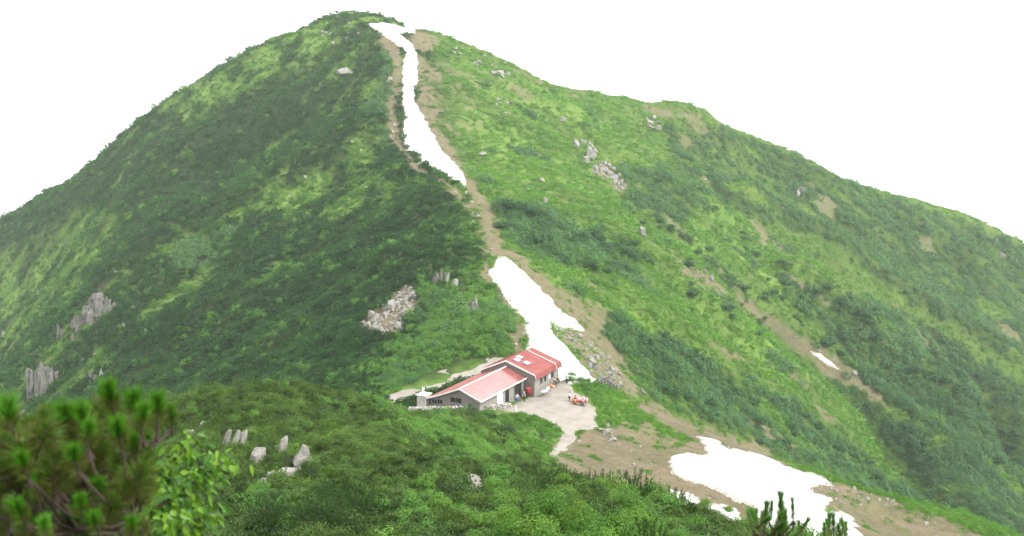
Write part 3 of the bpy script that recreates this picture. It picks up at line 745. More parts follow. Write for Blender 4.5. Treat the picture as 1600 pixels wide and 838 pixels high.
# ------------------------------------------------------------------ the hut
def hut():
    root = bpy.data.objects.new('mountain_hut', None); C.objects.link(root)
    root.location = (HX, HY, HZ); root.rotation_euler = (0, 0, math.atan2(hu[1], hu[0]))
    tag(root, 'grey mountain hut with a long red metal roof in the saddle', 'hut')
    rz = 5.1
    # tall block
    b = B(); prism(b, [(0, -1.2), (10.0, -1.2), (10.0, 2.55), (rz, 4.72), (0, 2.85)], 0, 9.6)
    wl_ = done('wall', b, M_WALL, root); tag(wl_, 'grey plank walls of the tall block')
    b = B()
    for k in range(24): box(b, .02+k*.4, .36+k*.4, -.03, .0, -1.0, 2.3)
    f = done('cladding', b, M_WALL_P, wl_)
    b = B()
    slab(b, [(-.35, -.25, 3.1), (10.0, -.25, 3.1), (10.0, rz, 4.95), (-.35, rz, 4.95)], .12)
    slab(b, [(-.35, rz, 4.95), (10.0, rz, 4.95), (10.0, 10.3, 2.7), (-.35, 10.3, 2.7)], .12)
    slab(b, [(-.35, -.25, 3.097), (10.0, -.25, 3.097), (10.0, -.5, 2.25), (-.35, -.5, 2.25)], .06)
    rf = done('roof', b, M_ROOF, root); tag(rf, 'ribbed red metal roof with a steep skirt over the yard')
    b = B()
    for k in range(24):
        x = -.2+k*.44
        for A_, Z_ in (((x, -.25, 3.1), (x, rz, 4.95)), ((x, rz, 4.95), (x, 10.3, 2.7)), ((x, -.26, 3.1), (x, -.51, 2.25))):
            p, q = Vector(A_), Vector(Z_); up = Vector((0, 0, .05)) if A_[1] > -.255 or Z_[1] > 0 else Vector((0, -.05, .0))
            a = [b.verts.new(v) for v in (p+Vector((-.03, 0, 0)), p+Vector((.03, 0, 0)), q+Vector((.03, 0, 0)), q+Vector((-.03, 0, 0)))]
            c = [b.verts.new(v.co+up) for v in a]
            b.faces.new(c)
            for i in range(4): b.faces.new((a[i], a[(i+1) % 4], c[(i+1) % 4], c[i]))
    done('roof_ribs', b, M_ROOF, rf)
    b = B(); up = .07
    slab(b, [(7.75, -.3, 3.12+up), (7.9, -.3, 3.12+up), (7.9, rz, 4.96+up), (7.75, rz, 4.96+up)], .05)
    slab(b, [(7.75, -.27, 3.15), (7.9, -.27, 3.15), (7.9, -.56, 2.22), (7.75, -.56, 2.22)], .05)
    done('roof_seam', b, M_TRIM, rf)
    b = B()                                      # barge boards on the wing side
    for (y0, z0), (y1, z1) in (((-.28, 3.13), (rz, 4.99)), ((rz, 4.99), (10.32, 2.73)), ((-.53, 2.2), (-.28, 3.13))):
        prism(b, [(y0, z0+.02), (y1, z1+.02), (y1, z1-.24), (y0, z0-.24 if y0 > -.5 else z0)], -.43, -.355)
    tag(done('barge_board', b, M_TRIM, rf), 'pale barge board edging the tall roof')
    b = B(); tube(b, [(-.3, rz, 4.98), (10.0, rz, 4.98)], .09, 6); done('ridge_cap', b, M_ROOF, rf)
    sl = (4.95-3.1)/(rz+.25)
    for i, (x0, x1, y0, y1) in enumerate(((1.0, 2.5, 3.55, 4.55), (2.6, 4.1, 3.9, 4.85), (1.7, 3.3, 2.1, 3.1))):
        b = B(); z0, z1 = 3.1+sl*(y0+.25)+.16, 3.1+sl*(y1+.25)+.16
        slab(b, [(x0, y0, z0), (x1, y0, z0), (x1, y1, z1), (x0, y1, z1)], .08)
        p = done('roof_panel', b, M_PANEL, rf)
    for (x0, x1, m) in ((2.05, 2.85, M_WIN), (3.6, 4.35, M_WIN), (5.15, 6.1, M_PALEWIN), (6.45, 7.4, M_WIN)):
        b = B(); box(b, x0-.08, x1+.08, -.09, -.035, .95, 2.02); fr = done('window', b, M_WALL_P, root)
        b = B(); box(b, x0, x1, -.115, -.095, 1.02, 1.96); done('pane', b, m, fr)
        if m is M_PALEWIN: tag(fr, 'window with a pale blind drawn')
    # long low wing
    Lw = -15.7; ly = 1.9; le = 10.5
    b = B(); prism(b, [(ly, -1.5), (le, -1.5), (le, 1.6), (rz, 3.72), (ly, 2.45)], Lw+.5, -.02)
    w2 = done('wall', b, M_WALL, root); tag(w2, 'grey plank walls of the long low wing')
    for x0, x1 in ((Lw+.55, -9.8), (-7.7, -6.75), (-5.45, -3.85), (-.95, -.05)):
        b = B(); k = max(1, round((x1-x0)/.4)); dx = (x1-x0)/k
        box(b, x0, x1, ly-.02, ly, -1.2, 2.36)
        for i in range(k): box(b, x0+i*dx+.02, x0+(i+1)*dx-.02, ly-.04, ly-.022, -1.2, 2.36)
        done('cladding', b, M_WALL_P, w2)
    b = B()
    slab(b, [(Lw, 1.35, 2.42), (-.03, 1.45, 2.42), (-.03, rz, 3.9), (Lw, rz, 3.9)], .12)
    r2 = done('roof', b, M_ROOF2, root); tag(r2, 'smooth pale-shining red metal roof of the low wing'); b = B()
    slab(b, [(Lw, rz, 3.9), (-.03, rz, 3.9), (-.03, 8.9, 2.4), (Lw, 8.9, 2.4)], .12)
    slab(b, [(Lw, 8.9, 2.395), (-.03, 8.9, 2.395), (-.03, 10.9, 1.75), (Lw, 10.9, 1.75)], .12)
    tag(done('roof', b, M_ROOF, root), 'darker back slope of the low wing roof')
    b = B(); k_ = (3.9-2.42)/(rz-1.4)
    for i in range(34):
        x = Lw+.25+i*.46
        if x > -.1: break
        for dx in (0,):
            slab(b, [(x, 1.42, 2.42+.035), (x+.035, 1.42, 2.42+.035), (x+.035, rz-.1, 3.87+.035), (x, rz-.1, 3.87+.035)], .04)
    done('roof_seam', b, M_ROOF2, r2)
    b = B()
    for (y0, z0), (y1, z1) in (((1.3, 2.42), (rz, 3.95)), ((rz, 3.95), (8.9, 2.44)), ((8.9, 2.44), (10.93, 1.78))):
        prism(b, [(y0, z0+.03), (y1, z1+.03), (y1, z1-.2), (y0, z0-.2)], Lw-.09, Lw-.005)
    tag(done('barge_board', b, M_TRIM, r2), 'pale barge board along the gable end')
    b = B(); box(b, Lw, -.03, 1.27, 1.345, 2.24, 2.46); done('gutter', b, M_TRIM, r2)
    b = B(); box(b, Lw-.02, -.03, rz-.09, rz+.09, 3.88, 3.97); tag(done('ridge_cap', b, M_TRIM, r2), 'white ridge cap of the low wing')
    b = B(); box(b, -9.7, -7.75, ly-.10, ly-.04, -1.2, 2.0); d = done('door', b, M_WHITE, root); tag(d, 'white sliding door of the low wing')
    b = B(); box(b, -7.95, -7.88, ly-.14, ly-.11, .9, 1.2); done('handle', b, M_DARK, d)
    b = B(); box(b, -6.7, -5.5, ly-.07, ly-.04, -.9, 2.1); tag(done('window', b, M_WIN, root), 'tall dark window beside the doorway')
    b = B(); box(b, -3.7, -1.1, ly-.06, ly-.03, -.6, 2.15); dd = done('doorway', b, M_DARK, root); tag(dd, 'wide dark doorway')
    b = B()
    for x0, x1, z0, z1 in ((-3.82, -3.7, -.6, 2.25), (-1.1, -.98, -.6, 2.25), (-3.7, -1.1, 2.15, 2.25)): box(b, x0, x1, ly-.12, ly-.035, z0, z1)
    done('door_frame', b, M_WALL_P, dd)
    for y0, y1, z0, z1 in ((5.0, 6.9, 1.55, 2.25), (8.4, 9.2, 1.0, 1.6), (9.4, 10.2, .9, 1.45)):
        b = B(); box(b, Lw+.44, Lw+.49, y0, y1, z0, z1); wd_ = done('window', b, M_DARK, root)
        b = B(); box(b, Lw+.40, Lw+.435, (y0+y1)/2-.03, (y0+y1)/2+.03, z0, z1); done('mullion', b, M_WALL, wd_)
    # small concrete block at the low corner
    b = B(); box(b, Lw-.2, Lw+1.5, 11.0, 12.6, -1.5, 2.0); an = done('concrete_annex', b, M_CONC, root, bevel=.04)
    b = B(); box(b, Lw-.35, Lw+1.65, 10.9, 12.75, 2.0, 2.12); done('annex_cap', b, M_TRIM, an)
    b = B(); tube(b, [(Lw+.6, 11.9, 2.12), (Lw+.6, 11.9, 2.95)], .16, 8); tube(b, [(Lw+.6, 11.9, 2.95), (Lw+.6, 11.9, 3.05)], .22, 8); done('vent_pipe', b, M_WHITE, an)
    return root
HUT = hut()
def hutp(x, y, z=0): return (HX+x*hu[0]+y*hv[0], HY+x*hu[1]+y*hv[1], HZ+z)

# ------------------------------------------------------------------ rocks
def rock_mesh(seed, name='rock', n=22, sub=2, amp=.13, pointy=0.0):
    r = np.random.default_rng(seed)
    q = unit(r, n)*r.uniform(.75, 1.1, n)[:, None]
    q = np.clip(q, -.82, .82)
    if pointy:
        up = np.clip(q[:, 2], 0, 1); q[:, 0] *= 1-pointy*up; q[:, 1] *= 1-pointy*up
    bm = B(); [bm.verts.new(p*.5) for p in q]
    res = bmesh.ops.convex_hull(bm, input=bm.verts[:])
    bmesh.ops.delete(bm, geom=[v for v in bm.verts if not v.link_faces], context='VERTS')
    if sub:
        bmesh.ops.subdivide_edges(bm, edges=bm.edges[:], cuts=sub, use_grid_fill=True)
        for v in bm.verts:
            c = v.co*5.0+Vector((seed, seed*.7, 0))
            k = float(gnoise(np.array([c.x+c.z]), np.array([c.y-c.z*.6]), seed)[0])
            c2 = v.co*14
            k2 = float(gnoise(np.array([c2.x+c2.z]), np.array([c2.y-c2.z*.6]), seed+3)[0])
            v.co += v.co.normalized()*(k*amp*.5+k2*amp*.22)
    me = bpy.data.meshes.new(name); bm.to_mesh(me); bm.free(); me.materials.append(M_ROCK)
    return me
RM = [rock_mesh(k) for k in range(8)]
RP = [rock_mesh(30+k, n=16, pointy=.75) for k in range(4)]
RL = [rock_mesh(45+k, n=20, pointy=.3) for k in range(4)]
RS = [rock_mesh(60+k, n=14, sub=0) for k in range(6)]
def crag_mesh(seed, n=12, name='rock'):
    """upright weathered ribs grown together into one crag"""
    r = np.random.default_rng(seed); bm = B()
    for k in range(n):
        c = np.array([r.normal(0, .24), r.normal(0, .16), r.uniform(-.3, .05)]); hh = r.uniform(.3, .5)*(1-.7*abs(c[0])); ww = r.uniform(.15, .32)
        q = unit(r, 18)*np.array([ww, ww, hh]); q = np.clip(q, -np.array([ww, ww, hh])*.62, np.array([ww, ww, hh])*.62)
        q[:, 0] += q[:, 2]*r.normal(0, .12)
        bt = B(); [bt.verts.new(p+c) for p in q]; bmesh.ops.convex_hull(bt, input=bt.verts[:])
        bmesh.ops.delete(bt, geom=[v for v in bt.verts if not v.link_faces], context='VERTS')
        tmp = bpy.data.meshes.new('t'); bt.to_mesh(tmp); bt.free(); bm.from_mesh(tmp); bpy.data.meshes.remove(tmp)
    me = bpy.data.meshes.new(name); bm.to_mesh(me); bm.free()
    o = bpy.data.objects.new('k', me); C.objects.link(o)
    md = o.modifiers.new('r', 'REMESH'); md.mode = 'VOXEL'; md.voxel_size = .035
    dg = bpy.context.evaluated_depsgraph_get(); nm = bpy.data.meshes.new_from_object(o.evaluated_get(dg)); bpy.data.objects.remove(o)
    co = np.empty(len(nm.vertices)*3); nm.vertices.foreach_get('co', co); co = co.reshape(-1, 3)
    a = gnoise(co[:, 0]*16+co[:, 1]*9, co[:, 2]*4+co[:, 1]*13, seed); b2 = gnoise(co[:, 0]*30+co[:, 2]*5, co[:, 1]*30+co[:, 2]*14, seed+1)
    c3 = gnoise(co[:, 0]*5+3, co[:, 2]*6+co[:, 1]*4, seed+2)
    co[:, 0] += .045*a+.02*b2+.05*c3; co[:, 1] += .045*a-.02*b2; co[:, 2] += .03*b2+.05*c3
    nm.vertices.foreach_set('co', co.ravel().astype(np.float32)); nm.name = name; nm.materials.clear(); nm.materials.append(M_CRAG); nm.update()
    return nm
M_CRAG = rock_material('weathered_crag', .72)
RC = [crag_mesh(200+k, 8+3*k) for k in range(5)]
def put_rock(px, py, w, h, label, mesh, tilt=0, group=None, y0=14, depth=None, sink=.22, name='rock', cat='rock', yaw=None):
    """px,py = middle of the rock's foot in the photo, w,h its size there in pixels"""
    p = hit(px, py, y0)
    if p is None: return None
    if p[1] > 640: return None
    s = p[1]/F
    o = link(name, mesh)
    o.scale = (w*s, (depth or w*.8)*s, h*s*1.25)
    o.location = (p[0], p[1]+w*s*.1, p[2]+h*s*(.5-sink*.5))
    o.rotation_euler = (0, tilt, random.uniform(-.5, .5) if yaw is None else yaw)
    tag(o, label, cat, group)
    return o
# big rocks on the hump before the hut
HUMP = [(472,742,40,42,'tall pointed pale boulder, the tallest rock on the pine hump',RP[0],.12), (442,726,20,44,'slim leaning pale slab standing behind the pointed boulder',RL[1],.3),
        (403,732,24,32,'single tilted pale rock between the slab cluster and the leaning slab',RM[1],.45), (355,714,15,40,'narrow outer slab of the three-slab cluster, at its downhill end',RL[2],.3),
        (366,715,13,40,'middle slab of the three-slab cluster on the pine hump',RL[3],.35), (378,714,17,42,'broad upper slab of the three-slab cluster, with a pointed top',RL[1],.4),
        (448,764,54,22,'long low pale rock lying at the foot of the pointed boulder',RM[2],-.1), (474,764,24,30,'squat brownish rock wedged under the pointed boulder',RM[3],.2),
        (428,762,26,18,'rounded block at the end of the long low rock',RM[6],0), (408,778,20,24,'rounded pale boulder lowest but one on the pine hump',RM[4],.4), (414,790,26,18,'flat grey boulder lowest of all the hump rocks',RM[5],.3),
        (459,662,12,11,'lone small pale stone high on the pine hump',RM[0],0), (512,716,20,13,'brownish low rock half buried beyond the pointed boulder',RM[7],0),
        (300,694,20,16,'pale rock in the bare streak at the edge of the pine hump',RM[3],.3), (334,660,16,14,'grey rock at the top of the bare streak on the pine hump',RM[6],.3), (318,676,18,12,'middle rock of the bare streak on the pine hump',RM[2],.3)]
for px, py, w, h, lab, me, tl in HUMP: put_rock(px, py, w*1.15, h*1.2, lab, me, tl, y0=30, sink=.05 if h > 25 else -.35)
# crags on the spur
SPUR = [(150,505,42,68,'broad fluted grey crag, the widest on the rocky spur',RC[4],.1), (170,492,15,52,'upright rib beside the broad fluted crag',RC[1],.05), (132,515,20,44,'lower step of the broad fluted crag',RC[2],.2),
        (66,622,34,92,'tallest pale crag low on the rocky spur',RC[3],.1), (78,610,20,60,'dark-streaked flank of the tallest pale crag',RC[2],.05), (92,532,12,38,'thin pale pinnacle above the tallest crag',RC[0],.1),
        (30,665,26,56,'pale buttress at the lower end of the rocky spur',RC[1],.3), (142,605,13,40,'pale finger of rock just above the pine twigs',RC[0],.05), (158,590,8,18,'thin small finger of rock beside the pale finger',RP[0],0),
        (148,562,9,16,'small pale block on the dark face below the fluted crag',RM[1],0), (128,570,9,14,'grey block beside the small pale block on the dark face',RM[6],0),
        (230,524,9,15,'lone white stone in the dark pine beyond the crags',RM[7],0), (193,514,6,14,'small white stone between crag and lone stone',RM[3],0), (181,431,10,9,'white stone on the grassy edge above the fluted crag',RM[2],0),
        (114,535,10,22,'small grey step of rock between the two big crags',RC[0],.1), (60,462,6,10,'pale dot of rock on the far light green flank',RM[0],0), (5,527,6,12,'pale stone far out on the light green flank',RM[4],0)]
for px, py, w, h, lab, me, tl in SPUR: put_rock(px, py, w*1.12, h*.95, lab, me, tl, y0=200, sink=.34)
# single rocks on both faces
FACES = [(536,118,26,15,'big pale boulder on the dark face under the summit',RM[1],.1,300), (549,117,9,6,'small stone touching the big boulder under the summit',RM[3],0,300),
         (683,444,14,30,'first pale column of the standing rocks above the hut',RC[1],.05,150), (691,446,11,34,'tallest column of the standing rocks above the hut',RC[0],0,150), (700,446,9,24,'short column of the standing rocks above the hut',RP[1],.1,150),
         (711,450,14,16,'squat block at the end of the standing rocks above the hut',RM[4],0,150), (738,492,15,38,'grey vertical slab in the bushes beside the upper end of the forked snow',RC[1],-.1,150), (745,486,8,30,'thin slab joined to the grey vertical slab',RP[1],-.1,150),
         (624,446,8,9,'small pale stone above the scree patch',RM[7],0,150), (660,412,8,7,'pale stone on the ridge above the standing rocks',RM[2],0,180), (573,533,9,8,'pale stone below the foot of the scree patch',RM[5],0,150),
         (955,585,12,14,'upright stone at the edge of the rubble tongue beside the green slope',RM[0],.2,150), (950,605,40,24,'large flat grey slab at the foot of the rubble tongue by the snow tip',RC[3],.1,150),
         (925,575,16,15,'blocky stone in the middle of the rubble tongue',RM[6],.1,150), (964,528,10,14,'pale pillar standing in green bushes beyond the rubble tongue',RP[0],0,180), (994,583,18,10,'flat boulder on green turf beyond the rubble tongue',RM[3],.2,170),
         (1006,617,13,13,'pale boulder on the brow of the saddle beyond the turf',RM[7],0,140), (1326,748,8,8,'white stone on the brow beyond the broad snow field',RM[4],0,140), (1355,762,7,7,'brown stone next to the white stone on the brow',RM[0],0,140),
         (848,284,16,7,'flat pale rock on the bright slope beside the upper trail',RM[5],.2,200), (852,318,10,12,'tilted pale rock below the flat one on the bright slope',RP[2],.3,200), (1005,370,10,18,'pale slab alone in the middle of the bright slope',RM[6],-.5,200),
         (1112,440,7,14,'pale rock at the head of the brown gully',RM[1],0,200), (1101,428,6,12,'darker rock beside the pale rock at the gully head',RP[3],0,200), (880,190,12,8,'flat rock high on the bright slope',RM[2],.2,300),
         (1253,305,13,20,'pale crag standing alone on the far scrub slope',RC[2],.1,350), (1247,308,8,12,'brownish foot of the lone crag on the far scrub slope',RM[3],0,350), (1557,382,9,11,'upper of two pale rocks near the end of the skyline',RM[5],0,400), (1568,405,14,13,'lower of two pale rocks near the end of the skyline',RM[7],0,400),
         (1336,588,9,11,'white stone by the tiny snow sliver',RM[1],0,250), (754,243,16,6,'flat rock beside the summit snow streak',RM[4],.1,250)]
for px, py, w, h, lab, me, tl, y0 in FACES: put_rock(px, py, w, h, lab, me, tl, y0=y0)
LOOSE = []
def rock_field(poly, n, wmin, wmax, label, group, seed, y0, cat='rock', tall=.7, name='rock', clus=.0, loose=False):
    r = np.random.default_rng(seed); A = np.asarray(poly, float); k = 0; tries = 0
    while k < n and tries < n*40:
        tries += 1
        px = r.uniform(A[:, 0].min(), A[:, 0].max()); py = r.uniform(A[:, 1].min(), A[:, 1].max())
        if not inpoly(np.array([px]), np.array([py]), A)[0]: continue
        if clus and float(gnoise(np.array([px*.06]), np.array([py*.08]), seed)[0]) < clus: continue
        w = wmin*(wmax/wmin)**(r.random()**1.6)
        if loose:
            p = hit(px, py, y0)
            if p is not None and p[1] < 640: LOOSE.append((p[0], p[1], p[2]+.1*w*p[1]/F, w*p[1]/F)); k += 1
            continue
        put_rock(px, py, w, w*r.uniform(.45, 1.0)*tall/.7, label, RS[int(r.integers(6))] if w < 9 else RM[int(r.integers(8))], r.normal(0, .3), group, y0, name=name, cat=cat)
        k += 1
rock_field([(635,448),(655,455),(650,480),(636,500),(622,520),(590,528),(562,512),(580,492),(612,482),(620,460)], 90, 5, 17, 'pale angular stone in the scree patch on the dark pine face above the hut', 'stones of the scree patch above the hut', 1, 150, tall=.9)
rock_field([(864,515),(905,520),(950,560),(975,595),(968,612),(940,600),(905,560)], 75, 4, 13, 'brown-grey stone in the rubble tongue between the forks of the snow field', 'stones of the rubble tongue', 2, 150)
rock_field([(940,254),(955,258),(980,295),(972,303),(930,275),(925,268)], 34, 5, 12, 'pale stone in the white rock band on the bright slope', 'stones of the white rock band', 3, 250, tall=.9)
rock_field([(896,210),(915,212),(945,255),(935,268),(905,250)], 16, 6, 13, 'grey rock in the bushes just above the white rock band', 'grey rocks above the white rock band', 4, 250, tall=1.1)
rock_field([(750,150),(790,155),(800,185),(770,178)], 10, 5, 10, 'pale rock in the small group beside the upper snow streak', 'rocks beside the upper snow streak', 5, 300)
rock_field([(700,68),(750,84),(805,125),(790,130),(700,82)], 18, 6, 13, 'pale rock along the skyline shoulder near the summit', 'rocks of the skyline shoulder', 6, 350)
rock_field([(995,180),(1035,188),(1030,205),(1000,198)], 12, 5, 12, 'pale rock in the group under the brown saddle of the skyline', 'rocks under the brown skyline saddle', 7, 350)
rock_field([(495,38),(560,34),(575,55),(530,75),(500,80)], 16, 4, 10, 'pale stone scattered over the summit dome', 'stones of the summit dome', 8, 350, loose=True)
rock_field([(480,130),(600,90),(600,330),(430,330)], 22, 3, 7, 'small pale stone dotted over the dark upper face', 'stones dotted over the dark upper face', 9, 250, loose=True)
rock_field([(690,280),(730,300),(770,390),(800,480),(826,545),(800,545),(755,400),(720,320)], 34, 3, 8, 'pale stone along the trail on the ridge crest', 'stones along the ridge trail', 10, 160, loose=True)
rock_field([(605,100),(628,100),(625,220),(700,285),(690,292),(640,262),(604,215)], 30, 3, 8, 'pale stone along the edge of the summit snow streak', 'stones edging the summit snow streak', 11, 280, loose=True)
rock_field([(1255,742),(1330,762),(1420,790),(1330,795),(1270,775)], 110, 2, 8, 'purplish stone at the rubble end of the broad snow field', 'stones at the end of the broad snow field', 12, 110, loose=True)
rock_field([(936,660),(950,668),(962,690),(948,692),(938,676)], 16, 5, 11, 'pale kerb stone along the lower corner of the gravel yard', 'kerb stones of the gravel yard', 13, 110)
rock_field([(880,690),(1000,690),(1040,740),(960,745),(890,730)], 14, 3, 8, 'small pale stone on the brown slope below the yard', 'stones on the brown slope', 14, 100, loose=True)
rock_field([(1420,800),(1540,825),(1500,838),(1420,830)], 16, 3, 9, 'pale stone at the far end of the brow', 'stones at the far end of the brow', 15, 110, loose=True)
rock_field([(1150,650),(1180,660),(1240,695),(1225,702),(1175,680)], 20, 4, 10, 'pale stone in the bare slip behind the brow', 'stones of the bare slip', 16, 170)

rock_field([(850,515),(905,520),(955,560),(1000,612),(960,614),(905,570)], 260, 1.5, 5, '', '', 21, 150, loose=True)
rock_field([(635,448),(655,455),(650,480),(636,500),(622,520),(590,530),(562,512),(580,492),(612,482),(620,460)], 160, 2, 6, '', '', 22, 150, loose=True)
rock_field([(930,250),(960,258),(985,297),(972,305),(930,275),(922,268)], 70, 2, 5, '', '', 23, 250, loose=True)
rock_field([(1040,668),(1150,695),(1250,738),(1200,735),(1100,700)], 60, 1.5, 5, '', '', 24, 110, loose=True)
rock_field([(850,690),(1000,690),(1080,760),(960,750)], 90, 1, 4, '', '', 25, 100, loose=True)
rock_field([(1200,510),(1320,560),(1380,615),(1300,590)], 60, 1, 4, '', '', 26, 200, loose=True)
rock_field([(800,40),(1150,190),(1350,420),(1000,420),(760,250)], 70, 1.5, 5, '', '', 27, 250, loose=True)
L_ = np.array(LOOSE); r_ = np.random.default_rng(77)
scatter('loose_stones', 'countless small pale stones strewn over bare ground and turf', L_[:, :3], r_.uniform(0, 6.28, (len(L_), 3)), L_[:, 3]*1.25, r_.random(len(L_)), protos('stone_source', RS))
# dry stone wall before the gable end
def stone_wall():
    P = [hit(px, py, 110) for px, py in ((637,645),(670,644),(715,644),(762,642),(798,638))]
    root = bpy.data.objects.new('stone_wall', None); C.objects.link(root); root.location = P[0]
    tag(root, 'low wall of pale piled stones in front of the gable end of the hut', 'wall')
    r = random.Random(5); b = B()
    for (a, c) in zip(P[:-1], P[1:]):
        a, c = Vector(a), Vector(c); n = int((c-a).length/.42)+1
        for i in range(n):
            for lv in range(3):
                for dy in (0, .4):
                    q = a.lerp(c, (i+r.random())/n)-P0_(P[0])
                    me = RS[r.randrange(6)]; M = Matrix.Translation(q+Vector((0, dy+r.uniform(-.1, .1), .1+lv*.27))) @ Euler((r.random()*3, r.random()*3, r.random()*3)).to_matrix().to_4x4() @ Matrix.Diagonal((r.uniform(.4, .75), r.uniform(.35, .6), r.uniform(.3, .5), 1))
                    bt = bmesh.new(); bt.from_mesh(me); bt.transform(M)
                    tmp = bpy.data.meshes.new('t'); bt.to_mesh(tmp); bt.free(); b.from_mesh(tmp); bpy.data.meshes.remove(tmp)
    tag(done('stones', b, simple('pale_wall_stone', (.36, .345, .32), .9, .2, .35, 2.5), root), None)
def P0_(p): return Vector(p)
stone_wall()

# ------------------------------------------------------------------ people and their things
SKIN = simple('skin', (.45, .28, .20), .6)
CLOTH = {}
def cloth(nm, c):
    if nm not in CLOTH: CLOTH[nm] = simple(nm, c, .9, .1, .15, 8)
    return CLOTH[nm]
def skin_mesh(name, V, E, Rr, m, parent, sub=1):
    me = bpy.data.meshes.new(name+'_k'); me.from_pydata(V, E, [])
    o = bpy.data.objects.new('k', me); C.objects.link(o)
    md = o.modifiers.new('s', 'SKIN'); md.use_smooth_shade = True
    for i, q in enumerate(me.skin_vertices[0].data): q.radius = (Rr[i], Rr[i]) if not isinstance(Rr[i], tuple) else Rr[i]
    me.skin_vertices[0].data[0].use_root = True
    if sub: o.modifiers.new('u', 'SUBSURF').levels = sub
    dg = bpy.context.evaluated_depsgraph_get()
    nm = bpy.data.meshes.new_from_object(o.evaluated_get(dg)); nm.name = name
    bpy.data.objects.remove(o); bpy.data.meshes.remove(me)
    nm.materials.clear(); nm.materials.append(m)
    nm.polygons.foreach_set('use_smooth', np.ones(len(nm.polygons), bool))
    return link(name, nm, parent)
def person(loc, face, label, shirt, pants, hair, pose='stand', hat=None, arms=(0.15, 0.15), h=1.68):
    """face = heading angle; pose stand or sit"""
    root = bpy.data.objects.new('person', None); C.objects.link(root)
    root.location = loc; root.rotation_euler = (0, 0, face); tag(root, label, 'person')
    k = h/1.7; sit = pose == 'sit'
    hip = .47 if sit else .92
    V = []; E = []; Rr = []
    def add(p, r, prev=None):
        V.append(tuple(c*k for c in p)); Rr.append(r*k); i = len(V)-1
        if prev is not None: E.append((prev, i))
        return i
    # x forward, y to the person's side
    pv = add((0, 0, hip), .13); ab = add((.01, 0, hip+.22), .125, pv); ch = add((.02, 0, hip+.42), .145, ab)
    nk = add((.02, 0, hip+.56), .055, ch); hd = add((.04, 0, hip+.66), .085, nk); hd2 = add((.05, 0, hip+.76), .082, hd)
    ns = add((.145, 0, hip+.69), .012, hd)
    legs = []; armv = []
    for s in (1, -1):
        a = add((0, s*.10, hip-.03), .095, pv)
        kn = add((.42, s*.12, hip) if sit else (.03, s*.11, .48), .062, a)
        an = add((.44, s*.12, .08) if sit else (0, s*.12, .08), .042, kn)
        to = add((.60 if sit else .16, s*.13, .035), .035, an)
        legs.append((a, kn, an))
        sh = add((.01, s*.19, hip+.47), .055, ch)
        fw = arms[0 if s > 0 else 1]
        el = add((.02+fw*.5, s*.25, hip+.22), .042, sh)
        wr_ = add((.08+fw*1.1, s*.22, hip+.02+fw*.6), .03, el)
        pm = add((.10+fw*1.25, s*.22, hip-.06+fw*.7), .034, wr_)
        for j, (dy, ln) in enumerate(((-.03, .075), (-.01, .09), (.01, .085), (.03, .065))):
            f1 = add((.11+fw*1.3, s*.22+dy, hip-.06-ln*.6+fw*.75), .009, pm); add((.125+fw*1.3, s*.22+dy, hip-.06-ln*1.1+fw*.78), .008, f1)
        t1 = add((.145+fw*1.2, s*.20, hip-.07+fw*.7), .010, pm); add((.165+fw*1.2, s*.195, hip-.10+fw*.7), .009, t1)
        armv.append((sh, el, wr_))
    skin_mesh('body', V, E, Rr, SKIN, root)
    def garment(name, idx, edges, grow, m):
        mp = {v: i for i, v in enumerate(idx)}
        skin_mesh(name, [V[i] for i in idx], [(mp[a], mp[b]) for a, b in edges], [Rr[i]*grow+.012 for i in idx], m, root)
    idx = [ab, pv, ch]; ed = [(ab, pv), (ab, ch)]
    for sh, el, wr_ in armv: idx += [sh, el, wr_]; ed += [(ch, sh), (sh, el), (el, wr_)]
    garment('jacket', idx, ed, 1.1, shirt)
    idx = [pv]; ed = []
    for a, kn, an in legs: idx += [a, kn, an]; ed += [(pv, a), (a, kn), (kn, an)]
    garment('trousers', idx, ed, 1.12, pants)
    b = B(); bmesh.ops.create_icosphere(b, subdivisions=2, radius=.118*k)
    for v in b.verts:
        v.co = Vector((v.co.x*1.02-.012, v.co.y*.95, max(v.co.z, -.02 if v.co.x > 0 else -.075)))+Vector((.045*k, 0, (hip+.745)*k))
    done('hat' if hat else 'hair', b, hat or hair, root, True)
    if hat:
        pass
    b = B()
    for s in (1, -1):
        M = Matrix.Translation(((.128)*k, s*.032*k, (hip+.725)*k)); bmesh.ops.create_icosphere(b, subdivisions=1, radius=.011*k, matrix=M)
    done('eyes', b, M_DARK, root)
    return root
HAIR = simple('dark_hair', (.02, .017, .015), .6)
def gp(px, py, y0=110):
    p = hit(px, py, y0); return (p[0], p[1], p[2]+.07)
def toward(p, px, py):
    q = gp(px, py); return math.atan2(q[1]-p[1], q[0]-p[0])
red = cloth('red_cloth', (.50, .06, .04)); blue = cloth('blue_cloth', (.06, .14, .34)); white_c = cloth('white_cloth', (.7, .7, .7)); dark_c = cloth('dark_cloth', (.03, .032, .04))
grey_c = cloth('grey_cloth', (.22, .22, .22)); pale_blue = cloth('pale_blue_cloth', (.38, .52, .58)); orange = cloth('orange_cloth', (.40, .13, .06)); teal = cloth('pale_teal_sheet', (.40, .55, .50)); lilac = cloth('lilac_cloth', (.5, .42, .55))
